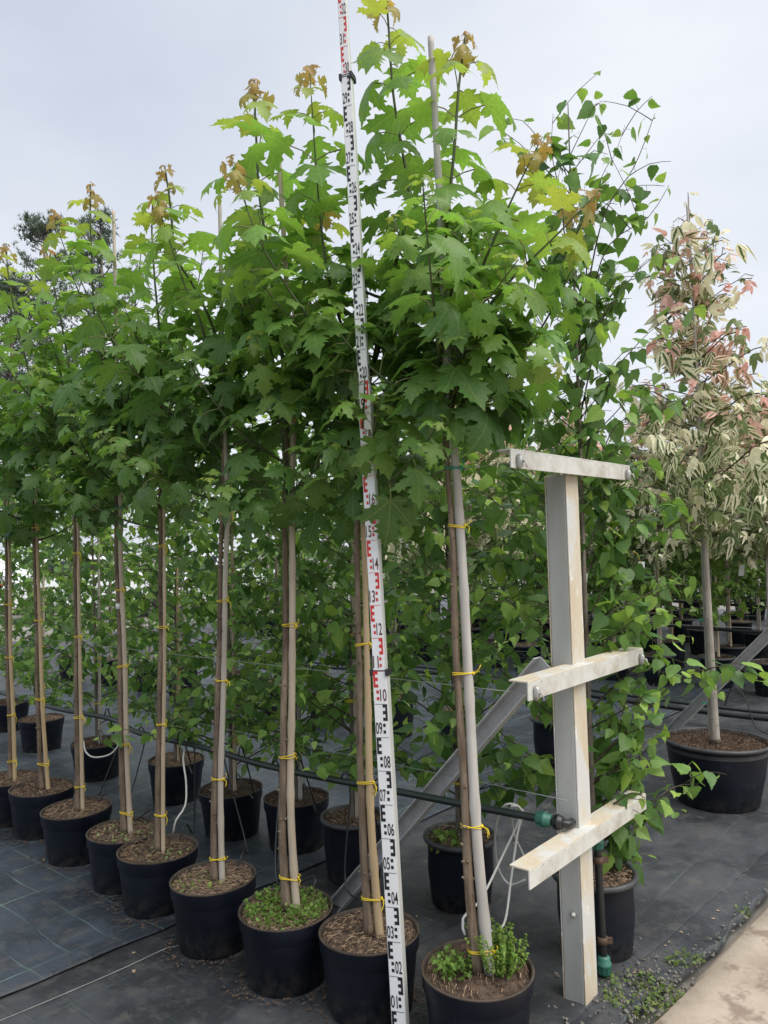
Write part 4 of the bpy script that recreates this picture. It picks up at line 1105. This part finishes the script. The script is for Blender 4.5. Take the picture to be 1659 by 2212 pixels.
def brace_obj(a, b, label, wd=.055):
    t = empty('brace', a); tag(t, label, 'brace', 'diagonal braces of the trellis')
    d = (b - a); L = d.length; d = d.normalized(); s = ACR; n = d.cross(s).normalized()
    mb = MB(); mb.box(d * L / 2, wd, .005, L, (n, s, d)); o1 = bevel(ob('web', mb.mesh('web', M['steel']), t), .001)
    mb = MB(); mb.box(d * L / 2 + n * (wd / 2 + .0005) - s * (wd * .4), .005, wd * .8, L - .002, (n, s, d)); bevel(ob('flange', mb.mesh('flange', M['steel']), t), .001)
    mb = MB(); mb.box(d * L / 2 - n * (wd / 2 + .0005) - s * (wd * .4), .005, wd * .8, L - .002, (n, s, d)); bevel(ob('flange', mb.mesh('flange', M['steel']), t), .001)
    return t
bfoot = G(722, 1950, .01); btop = A(1180, 1432, 2.60)
brace_obj(bfoot - UP * .03, btop, 'grey steel brace leaning from the post behind the measuring staff')
f2 = G(1369, 1648, 0); t2 = f2 + (btop - bfoot) * 1.0
brace_obj(f2 - UP * .03, t2, 'grey steel brace of the next row rising behind the wide tub')

# neighbouring trellis posts whose arms show through the leaves
def far_post(c, label):
    t = empty('trellis_post', c); tag(t, label, 'trellis post', 'trellis posts of the rows behind')
    bx('web', Vector((0, 0, .85)), .07, .086, 1.72, M['grey'], parent=t); bx('flange', -ROW * .038 + UP * .85, .0045, .094, 1.716, M['cream'], parent=t, bv=.001)
    for z in (1.06, 1.74): bx('cross_arm', -ROW * .05 + UP * z, .05, .84, .05, M['arm'], parent=t)
far_post(Vector((t2.x, t2.y, 0)) - ROW * .06, 'steel trellis post at the right edge by the second brace')
far_post(C0 + ACR * 3.85 + ROW * 3.0, 'trellis post seen through the birch leaves right of the steel post')

# ------------------------------------------------------------------ wires, pipes and drip tubes
def wire(a, b, label, r=.0013, sag=.02, cat='wire', m='wire'):
    mid = (a + b) / 2 - UP * sag
    mb = MB(); mb.tube(polyline([a, a.lerp(b, .25) - UP * sag * .75, mid, a.lerp(b, .75) - UP * sag * .75, b], .4), r, 5)
    tag(ob('wire', mb.mesh('wire', M[m])), label, cat, 'trellis wires')
e = lambda s, z: pc - ROW * .05 + ACR * (.03 + s * .39) + UP * z
wire(e(-1, 1.06), e(-1, 1.06) + ROW * 9, 'thin wire from the middle arm running along the maple stems')
wire(e(1, 1.06), e(1, 1.06) + ROW * 9, 'thin wire from the far end of the middle arm along the birches')
wire(e(-1, 1.75), e(-1, 1.75) + ROW * 9, 'thin wire from the top arm tied to the maple crowns', .0014)
wire(e(1, 1.75), e(1, 1.75) + ROW * 9, 'thin wire from the far end of the top arm through the birches', .0014)
wire(pc - ROW * .01 - ACR * .06 + UP * .66, pc + ROW * 8 - ACR * .1 + UP * .70, 'wire carrying the irrigation pipe along the first trellis')
HN = ['lowest', 'low', 'middle', 'upper', 'highest']
for q, (off, rn) in enumerate(((.0, 'third'), (3.8, 'fourth'), (6.1, 'sixth'), (8.1, 'eighth'))):
    for j, z in enumerate((.72, 1.02, 1.72) if q else (1.02, 1.72)):
        o = C0 + ACR * (off + .12 * j) - ROW * 3.2
        wire(o + UP * z, o + ROW * 13 + UP * z, f'{HN[j + (0 if q else 1)]} trellis wire of the {rn} row', .0022 if q else .0016, .03)
def pipe(pts, r, name, label, m='black', cat='pipe', step=.08, group=None):
    P = polyline(pts, step); loc = P[0].copy()
    mb = MB(); mb.tube([p - loc for p in P], r, 10); o = ob(name, mb.mesh(name, M[m]), None, loc); tag(o, label, cat, group); return o, P, loc
PPX = [(-60, 1480), (5, 1497), (120, 1530), (240, 1553), (300, 1583), (430, 1612), (560, 1650), (700, 1680), (850, 1708), (1000, 1737), (1195, 1774)]
def pipe_z(x): return .62
pp = [G(x, y, .60) for x, y in PPX]
po, PPt, pl = pipe(pp, .0130, 'irrigation_pipe', 'black irrigation pipe hung along the first trellis behind the maples')
po.data.materials[0] = plain('dark_green_pipe', (.012, .020, .017), .4, .3, 6)
e2 = pp[-1]; dpp = (pp[-1] - pp[-2]).normalized()
def fitting(parent, c, d, r, L, m='green_fit'):
    mb = MB(); mb.lathe([(r * .7, 0), (r, L * .12), (r, L * .45), (r * 1.12, L * .5), (r * 1.12, L * .62), (r * .95, L * .66), (r * .95, L * .9), (r * .7, L)], 14, cap0=True, cap1=True)
    for k in range(10):
        a = k * .628; mb.box((r * math.cos(a), r * math.sin(a), L * .3), .003, .003, L * .3)
    me = mb.mesh('coupling', M[m]); me.transform(d.to_track_quat('Z', 'Y').to_matrix().to_4x4()); me.transform(Matrix.Translation(c))
    ob('coupling', me, parent)
fitting(po, e2 - pl - dpp * .06, dpp, .022, .055)
fitting(po, e2 - pl - dpp * .0, dpp, .022, .035, 'black')
riser0 = G(1306, 2115, .0); rb_ = riser0.copy(); rt_ = A(1290, 1815, riser0.y); rt_.x -= .0
ro, rP, rl = pipe([rb_, rb_.lerp(rt_, .5), rt_, rt_ + UP * .05, rt_ + UP * .07 - ACR * .0 + ROW * .05, e2 + dpp * .05, e2], .0135, 'riser_pipe', 'black riser pipe with green couplings beside the steel post', step=.05)
fitting(ro, rb_ - rl + UP * .015, UP, .023, .065); fitting(ro, rt_ - rl - UP * .03, UP, .021, .05)
for fz in (.28, .86):
    p = rb_.lerp(rt_, fz) - rl; mb = MB(); mb.lathe([(.014, -.012), (.018, -.012), (.018, .012), (.014, .012)], 12, tuple(p)); mb.box(p + Vector((.02, -.004, 0)), .026, .012, .018)
    ob('pipe_clamp', mb.mesh('pipe_clamp', plain('rusty_clamp', (.10, .06, .04), .8, .4, 30)), ro)
# drip tubes from the pipe into the pots
def tube(pts, r, label, m='black', group='black drip tubes'): return pipe(pts, r, 'drip_tube', label, m, 'drip tube', .02, group)
for k, px in ((3, 250), (4, 300), (5, 400), (6, 480), (7, 600), (8, 740)):
    p0 = min(PPt, key=lambda p: abs(PX(p)[0] - px)); pe = Vector((BP[k].x + .06, BP[k].y + .09, .245))
    rn = random.Random(k); mid = p0.lerp(pe, .5) + Vector((rn.uniform(-.12, .12), rn.uniform(-.05, .1), -.20))
    tube([p0 + UP * .012, p0 + Vector((.02, -.02, .035)), p0 + Vector((.035, -.03, -.05)), mid, pe + Vector((.03, .04, .05)), pe - UP * .02], .0035, f'black drip tube looping to the maple pot labelled {ORD[9 - k]} from the post'.replace(' labelled', ' that is'))
for i, (x, y, z) in enumerate(BROW[2:8]):
    b = G(x, y, z); p0 = min(PPt, key=lambda p: abs(PX(p)[0] - x - 10)); pe = Vector((b.x + .05, b.y - .07, .245))
    tube([p0 + UP * .012, p0 + Vector((.01, .03, .04)), p0.lerp(pe, .4) + Vector((.07, 0, -.12)), pe + Vector((0, -.02, .10)), pe - UP * .01], .0033, f'black drip tube dropping into the {ORD[6 - i]} second-row pot from the post')
wt = [G(1005, 2020, .33), G(1000, 1985, .36), G(1040, 1940, .36), G(1085, 1850, .42), G(1125, 1760, .55), G(1110, 1738, .60), G(1085, 1745, .58), G(1070, 1800, .45), G(1075, 1870, .30), G(1100, 1910, .24), G(1135, 1900, .27)]
tube(wt, .004, 'pale grey drip tube looping between the last maple and the post', 'white_tube', None)
tube([G(1040, 2012, .28), G(1075, 2008, .26), G(1092, 1985, .27), G(1104, 1900, .36), G(1118, 1800, .50), G(1130, 1752, .58), G(1105, 1742, .60), G(1110, 1800, .45), G(1140, 1865, .32)], .004, 'second pale drip tube hanging in a loop left of the post', 'white_tube', None)
tube([G(395, 1588, .62), G(402, 1600, .60), G(396, 1640, .54), G(402, 1690, .47), G(400, 1740, .40), G(380, 1772, .35), G(374, 1800, .29)], .0042, 'pale grey drip tube dropping into the rusty mulch pot', 'white_tube', None)
tube([G(180, 1600, .5), G(186, 1625, .48), G(205, 1636, .46), G(240, 1628, .47), G(262, 1600, .5)], .0042, 'pale drip tube sagging behind the third maple from the left', 'white_tube', None)
# hose pair and hoses of the rows behind, seen on the right
def hose(off, z, s0, s1, r, label):
    o = C0 + ACR * off; pts = [o + ROW * (s0 + (s1 - s0) * k / 8) + UP * (z + .05 * math.sin(k * 2.1)) + ACR * .04 * math.sin(k * 1.3) for k in range(9)]
    pipe(pts, r, 'irrigation_hose', label, 'black', 'hose', .25, 'hoses of the rows behind')
hose(1.75, .16, -3, 10, .02, 'thick black hose low on the ground behind the wide tub')
hose(1.83, .19, -3, 10, .013, 'thinner black hose doubled with the thick one behind the tub')
hose(3.4, .62, -3, 10, .018, 'black hose along the fourth row of pots from the front'); hose(5.4, .66, -4, 10, .018, 'black hose along the sixth row of pots from the front'); hose(7.8, .7, -5, 10, .018, 'black hose along the eighth row of pots from the front')
for i in range(5):
    b = C0 + ACR * 1.78 + ROW * (-1.0 + .75 * i); rn = random.Random(60 + i)
    pts = [b + UP * .18, b + Vector((.05, -.05, .34)), b + Vector((.12, -.1, .25)), b + Vector((.15, -.2, .05)), b + Vector((rn.uniform(-.2, .3), -.4, .015))]
    tube(pts, .0045, f'{ORD[i]} thin drip tube from the right hanging off the double hose', 'black', 'drip tubes of the double hose')

# ------------------------------------------------------------------ measuring staff
sdv = (STAFF_T - STAFF_B).normalized(); s0 = STAFF_B - sdv * .1
st = empty('measuring_staff', s0); tag(st, 'white telescopic measuring staff with red and black graduations standing among the maples', 'measuring staff')
tocam = (CAMP - s0); tocam.z = 0; tocam.normalize()
fn = (Matrix.Rotation(R(-20), 3, 'Z') @ tocam); fn = (fn - sdv * fn.dot(sdv)).normalized()   # face normal, turned a little left
fx = sdv.cross(fn).normalized()
if fx.x < 0: fx = -fx
ROTM = Matrix(((fx.x, fn.x, sdv.x), (fx.y, fn.y, sdv.y), (fx.z, fn.z, sdv.z))).to_4x4()
SECT = [(0, 1.1, .047, .030), (1.1, 1.99, .041, .025), (1.99, 3.0, .0355, .020), (3.0, 3.42, .031, .015)]
def put(me, name, parent, off=(0, 0, 0)):
    me.transform(Matrix.Translation(off)); me.transform(ROTM); return ob(name, me, parent)
for a, b, wd, dp in SECT:
    mb = MB(); mb.box((0, -dp / 2, (a + b) / 2), wd, dp, b - a)
    sec = put(mb.mesh('section', M['staffs']), 'section', st); bevel(sec, .002)
    mb = MB(); mb.box((0, .0004, (a + b) / 2), wd - .005, .0012, b - a - .004); put(mb.mesh('face', M['staffw']), 'face', sec)
for z, wd in ((1.095, .056), (3.0, .043)):
    mb = MB()
    for s in (-1, 1): mb.box((s * (wd / 2 - .003), -.010, z), .009, .034, .020)
    mb.box((0, -.0335, z), wd, .005, .02); mb.box((0, .001, z + .006), wd, .0022, .003)
    bevel(put(mb.mesh('clamp', M['clip']), 'clamp', st), .001)
def text_mesh(s):
    cu = bpy.data.curves.new('numeral', 'FONT'); cu.body = s; cu.align_x = 'CENTER'; cu.size = 1; cu.offset = .012; cu.resolution_u = 3
    o = bpy.data.objects.new('numeral', cu); COL.objects.link(o); bpy.context.view_layer.update()
    me = bpy.data.meshes.new_from_object(o.evaluated_get(bpy.context.evaluated_depsgraph_get())); bpy.data.objects.remove(o); bpy.data.curves.remove(cu)
    me.name = 'numeral'; me.materials.clear(); return me
for n in range(0, 34):
    a, b, wd, dp = next(q for q in SECT if q[0] <= n / 10 + .03 < q[1])
    red = (n // 10) % 2 == 1; mm = M['mred'] if red else M['mblack']; z0 = n / 10; hw = wd / 2 - .0035
    sgn = -1 if n % 2 == 0 else 1           # even: E on the left, numeral on the right
    y = .0014; mb = MB(); ew = hw * .74
    def rect(x0, x1, za, zb): mb.box(((x0 + x1) / 2, y, z0 + (za + zb) / 2), abs(x1 - x0), .0006, zb - za)
    xe = sgn * hw; xi = sgn * (hw - ew); xs = sgn * (hw - ew * .42)
    rect(xe, xs, .05, .0985)
    for za in (.05, .0700, .0900):
        rect(xs - sgn * -.00001, xi, za, za + (.0098 if za < .09 else .0085))
    for za in (.012, .032): rect(sgn * (hw * .60 - .0), sgn * (hw * .60 - ew * .55), za, za + .0095)
    rect(-hw, hw, .0992, .1004)
    put(mb.mesh('graduation', mm), 'graduation', st)
    me = text_mesh(f'{n:02d}'); me.materials.append(M['mdig'] if red else M['mblack'])
    xs_ = [v.co.x for v in me.vertices]; ys_ = [v.co.y for v in me.vertices]; tw_ = max(xs_) - min(xs_); th_ = max(ys_) - min(ys_)
    cx_, cy_ = (max(xs_) + min(xs_)) / 2, (max(ys_) + min(ys_)) / 2
    me.transform(Matrix.Translation((-cx_, -cy_, 0))); me.transform(Matrix.Diagonal((.021 * wd / .047 / tw_, .037 / th_, 1, 1)))
    me.transform(Matrix(((1, 0, 0, 0), (0, 0, 1, 0), (0, 1, 0, 0), (0, 0, 0, 1))))
    put(me, 'numeral', st, (-sgn * hw * .50, y + .0004, z0 + .0275))

# ------------------------------------------------------------------ weeds, litter, gravel
def weed_patch(base, z, r, n, size, name, label, upright, seed, cols=((.10, .20, .035), (.22, .34, .07))):
    rnd = random.Random(seed); it = []; cc = []
    for _ in range(n):
        rr = r * math.sqrt(rnd.random()); a = rnd.uniform(0, 6.283); hh = rnd.random() ** 1.5 * upright
        p = Vector((base.x + rr * math.cos(a), base.y + rr * math.sin(a), z + hh)); an = rnd.uniform(0, 6.283)
        it.append((rnd.randrange(3), frame(p, Vector((math.cos(an), math.sin(an), rnd.uniform(-.1, .8))), UP, size * rnd.uniform(.6, 1.3), rnd.uniform(-.5, .5)))); cc.append(lerp3(cols[0], cols[1], rnd.random()))
    o = ob(name, scatter(name, SLA, it, cc, M['weed'])); return tag(o, label, 'weeds', None, 'stuff')
weed_patch(BP[7], .24, .145, 950, .015, 'weeds', 'round bright green clover filling the pot left of the measuring staff', .035, 1)
def stalks(base, z, n, h, label, seed, spread=.03):
    rnd = random.Random(seed); it = []; cc = []; mb = MB()
    for i in range(n):
        a = rnd.uniform(0, 6.283); d = Vector((math.cos(a), math.sin(a), 0)) * rnd.uniform(.0, spread); p = base + d; p.z = z; hh = h * rnd.uniform(.5, 1.1); top = p + UP * hh + d * rnd.uniform(.2, 1.2)
        mb.tube([p, p.lerp(top, .5), top], .0011, 4, caps=False)
        for k in range(11):
            q = p.lerp(top, .12 + .88 * k / 10)
            for s in range(3):
                an = rnd.uniform(0, 6.283); it.append((rnd.randrange(3), frame(q, Vector((math.cos(an), math.sin(an), .5)), UP, .0115 * rnd.uniform(.6, 1.3)))); cc.append(lerp3((.13, .25, .045), (.26, .38, .08), rnd.random()))
    o = ob('weeds', scatter('weeds', SLA, it, cc, M['weed'])); tag(o, label, 'weeds', None, 'stuff'); me = mb.mesh('stalks', M['shoot']); s = ob('stalks', me, o); s['kind'] = 'stuff'
stalks(BP[9] + Vector((.075, .01, 0)), .235, 60, .12, 'bushy bright green chickweed in the pot beside the steel post', 4, .06)
weed_patch(BP[9] + Vector((-.07, 0, 0)), .238, .06, 200, .018, 'weeds', 'small green weeds at the left of the pot beside the post', .05, 5)
weed_patch(BP[4] + Vector((.02, -.03, 0)), .24, .13, 60, .018, 'weeds', 'sparse pale weeds on the mulch third left of the clover pot', .02, 6, ((.16, .22, .08), (.30, .38, .16)))
weed_patch(BP[5] + Vector((.03, -.02, 0)), .24, .12, 45, .018, 'weeds', 'few weed sprouts on the rusty mulch pot', .02, 7, ((.16, .22, .08), (.30, .38, .16)))
weed_patch(BP[6] + Vector((-.06, -.03, 0)), .24, .09, 50, .018, 'weeds', 'few green sprouts in the pot left of the clover pot', .02, 8, ((.14, .24, .06), (.30, .38, .10)))
b7 = G(992, 1808, .27); weed_patch(b7 + Vector((-.05, -.04, 0)), .26, .08, 90, .028, 'weeds', 'leafy weeds in the tall pot between staff and post', .07, 9)
gp = G(1385, 2150); gp.z = 0
weed_patch(gp, .0, .13, 420, .016, 'weeds', 'low green weeds on the gravel between the post and the path', .03, 10, ((.09, .15, .035), (.20, .28, .08)))
weed_patch(G(1470, 2075), .0, .06, 90, .015, 'weeds', 'weed tufts along the path edge', .025, 11, ((.09, .15, .035), (.20, .28, .08)))
for q in range(7):
    pe_ = PE0 + PD * (.15 + .42 * q + .1 * math.sin(q * 5)) + PN * (-.03); weed_patch(pe_, .0, .035, 40, .014, 'weeds', f'{ORD[q]} little weed tuft from the camera along the path edge', .02, 30 + q, ((.09, .15, .035), (.22, .30, .09)))
mb = MB(); rnd = random.Random(3)
for _ in range(420):
    d = rnd.gauss(0, .10); u = rnd.gauss(0, .13); p = gp + PD * u + PN * d; p.z = rnd.uniform(.0, .012); s = rnd.uniform(.004, .013)
    q = Quaternion((rnd.random(), rnd.random(), rnd.random()), rnd.uniform(0, 6)); q.normalize()
    P8 = [p + q @ Vector((x * s * rnd.uniform(.6, 1.2), y_ * s * rnd.uniform(.6, 1.1), z_ * s * .7)) for x, y_, z_ in ((1, 0, 0), (-1, 0, 0), (0, 1, 0), (0, -1, 0), (0, 0, 1), (0, 0, -1))]
    mb.add(P8, [(0, 2, 4), (2, 1, 4), (1, 3, 4), (3, 0, 4), (2, 0, 5), (1, 2, 5), (3, 1, 5), (0, 3, 5)], 0, False)
for _ in range(320):
    p = PE0 + PD * rnd.uniform(-.3, 4) + PN * rnd.gauss(-.02, .022); p.z = rnd.uniform(.0, .016); s = rnd.uniform(.003, .009)
    P8 = [p + Vector((x * s * rnd.uniform(.6, 1.2), y_ * s * rnd.uniform(.6, 1.1), z_ * s * .7)) for x, y_, z_ in ((1, 0, 0), (-1, 0, 0), (0, 1, 0), (0, -1, 0), (0, 0, 1), (0, 0, -1))]
    mb.add(P8, [(0, 2, 4), (2, 1, 4), (1, 3, 4), (3, 0, 4)], 0, False)
tag(ob('gravel', mb.mesh('gravel', M['stone'])), 'loose grey gravel at the foot of the steel post', 'gravel', None, 'stuff')
mb = MB()
def chip(p, s, rnd):
    a = rnd.uniform(0, 6.28); d = Vector((math.cos(a), math.sin(a), 0)); n = Vector((-d.y, d.x, 0))
    mb.add([p - d * s, p + n * s * .45 + UP * s * .3, p + d * s + UP * s * .2, p - n * s * .45 + UP * s * .1], [(0, 1, 2), (0, 2, 3)], 0, False)
for _ in range(520):
    x = rnd.uniform(650, 1640); y = rnd.uniform(1400, 2120); p = G(x, y); 
    if (p - PE0).dot(PN) > -.08: continue
    p.z = wr(p) + .007; chip(p, rnd.uniform(.004, .011), rnd)
for _ in range(16):
    p = G(rnd.uniform(20, 680), rnd.uniform(1830, 2200)); p.z = wr(p) + .022; chip(p, rnd.uniform(.008, .018), rnd)
tag(ob('leaf_litter', mb.mesh('leaf_litter', M['dry'])), 'scattered dry leaf bits on the black ground fabric', 'leaf litter', None, 'stuff')

mb = MB()
for k in range(1, 10):
    for _ in range(320):
        a = rnd.uniform(0, 6.283); r = .125 + abs(rnd.gauss(0, .035)) + (.03 if math.sin(a) < 0 else 0); p = Vector((BP[k].x + r * math.cos(a), BP[k].y + r * math.sin(a), 0)); p.z = wr(p) + .016
        chip(p, rnd.uniform(.002, .010), rnd)
for (x, y, z) in BROW:
    b = G(x, y, z)
    for _ in range(60):
        a = rnd.uniform(0, 6.283); r = .12 + abs(rnd.gauss(0, .04)); p = Vector((b.x + r * math.cos(a), b.y + r * math.sin(a), 0)); p.z = wr(p) + .012; chip(p, rnd.uniform(.002, .008), rnd)
tag(ob('soil_crumbs', mb.mesh('soil_crumbs', M['soil'])), 'spilled crumbs of soil around the pot bases', 'soil', None, 'stuff')

# ------------------------------------------------------------------ background: pines, parked cars
def pine(loc, h, seed, label):
    rnd = random.Random(seed); t = empty('pine_tree', loc); tag(t, label, 'pine tree', 'pines behind the nursery')
    mb = MB(); mb.tube([(0, 0, 0), (.1, 0, h * .5), (0, .1, h)], [.16, .11, .03], 8); ob('trunk', mb.mesh('trunk', M['bbark']), t)
    V = []; T = []; C = []; o = 0; br = MB()
    for q in range(85):
        z = h * (.35 + .64 * rnd.random()); az = rnd.uniform(0, 6.283); L = (h - z) * .42 + .5; L *= rnd.uniform(.6, 1.15)
        d = Vector((math.cos(az), math.sin(az), .25 + .5 * (z / h))); p0 = Vector((0, 0, z)); p1 = p0 + d.normalized() * L
        br.tube([p0, p0.lerp(p1, .5) - UP * .06, p1], [.03, .02, .008], 4)
        for k in range(26):
            c = p0.lerp(p1, rnd.uniform(.35, 1.05)) + Vector((rnd.gauss(0, .12), rnd.gauss(0, .12), rnd.gauss(.03, .09)))
            for s in range(9):
                dv = Vector((rnd.gauss(0, .7), rnd.gauss(0, .7), rnd.gauss(.55, .5))).normalized(); L2 = rnd.uniform(.12, .22); sd_ = dv.orthogonal().normalized() * .013
                V += [tuple(c - sd_), tuple(c + sd_), tuple(c + dv * L2)]; T.append((o, o + 1, o + 2)); o += 3
                cc = lerp3((.04, .07, .045), (.11, .15, .10), rnd.random()); C += [cc] * 3
    ob('branches', br.mesh('branches', M['bbark']), t)['kind'] = 'stuff'
    f = ob('crown', tri_mesh('pine_crown', np.array(V), np.array(T), np.array(C), M['needle']), t); f['kind'] = 'stuff'
for (x, yt, Y, lb) in ((92, 480, 26, 'dark pine rising behind the maples near the left edge'), (215, 470, 27, 'feathery pine behind the second maple crown from the left'), (20, 610, 25, 'low dark pine at the left picture edge')):
    p = A(x, yt, Y); pine(Vector((p.x, p.y, 0)), p.z, int(x), lb)
def car(loc, rz, label):
    t = empty('parked_car', loc, rz); tag(t, label, 'car', 'white cars parked behind the nursery')
    prof = [(-2.1, .35), (-2.15, .75), (-2.0, .95), (-1.65, 1.02), (-1.25, 1.46), (.1, 1.5), (.75, 1.08), (1.75, .95), (2.1, .72), (2.12, .35)]
    mb = MB(); V = []; n = len(prof)
    for s, wd in ((-1, .86), (1, .86)):
        for x, z in prof: V.append((x, s * (wd - .16 * max(0, z - .95)), z))
    Fq = [tuple(range(n)), tuple(reversed(range(n, 2 * n)))] + [(i, n + i, n + (i + 1) % n, (i + 1) % n) for i in range(n)]
    mb.add(V, Fq, 0, False); bevel(ob('body', mb.mesh('body', M['carw']), t), .05, 3)
    for s in (-1, 1):
        mb = MB(); q = [(-1.5, 1.06), (-1.15, 1.40), (.05, 1.43), (.6, 1.08)]
        mb.add([(x, s * (.872 - .16 * max(0, z - .95)), z) for x, z in q], [(0, 1, 2, 3)], 0, False); ob('side_window', mb.mesh('side_window', M['carg']), t)
        mb = MB(); mb.box((-2.09, s * .62, .82), .12, .34, .22); bevel(ob('tail_lamp', mb.mesh('tail_lamp', M['carr']), t), .02)
        for x in (-1.3, 1.35):
            mb = MB(); mb.lathe([(.0, -.1), (.31, -.1), (.33, -.06), (.33, .06), (.31, .1), (0, .1)], 20); me = mb.mesh('wheel', M['tyre']); me.transform(Matrix.Rotation(R(90), 4, 'X')); ob('wheel', me, t, (x, s * .80, .33))
    mb = MB(); mb.add([(-1.67, -.62, 1.06), (-1.67, .62, 1.06), (-1.30, .56, 1.42), (-1.30, -.56, 1.42)], [(0, 1, 2, 3)], 0, False); ob('rear_window', mb.mesh('rear_window', M['carg']), t)
for x, Y, rz, lb in ((215, 19, R(20), 'white car parked beyond the rows, seen between the left maple stems'), (480, 21, R(75), 'second white car parked beyond the rows, right of the first'), (20, 22, R(-30), 'white car parked at the far left behind the stems')):
    p = A(x, 1265, Y); car((p.x, p.y, -.05), rz, lb)
print('leaf objects', ALLLEAF[0], 'objects', len(bpy.data.objects))
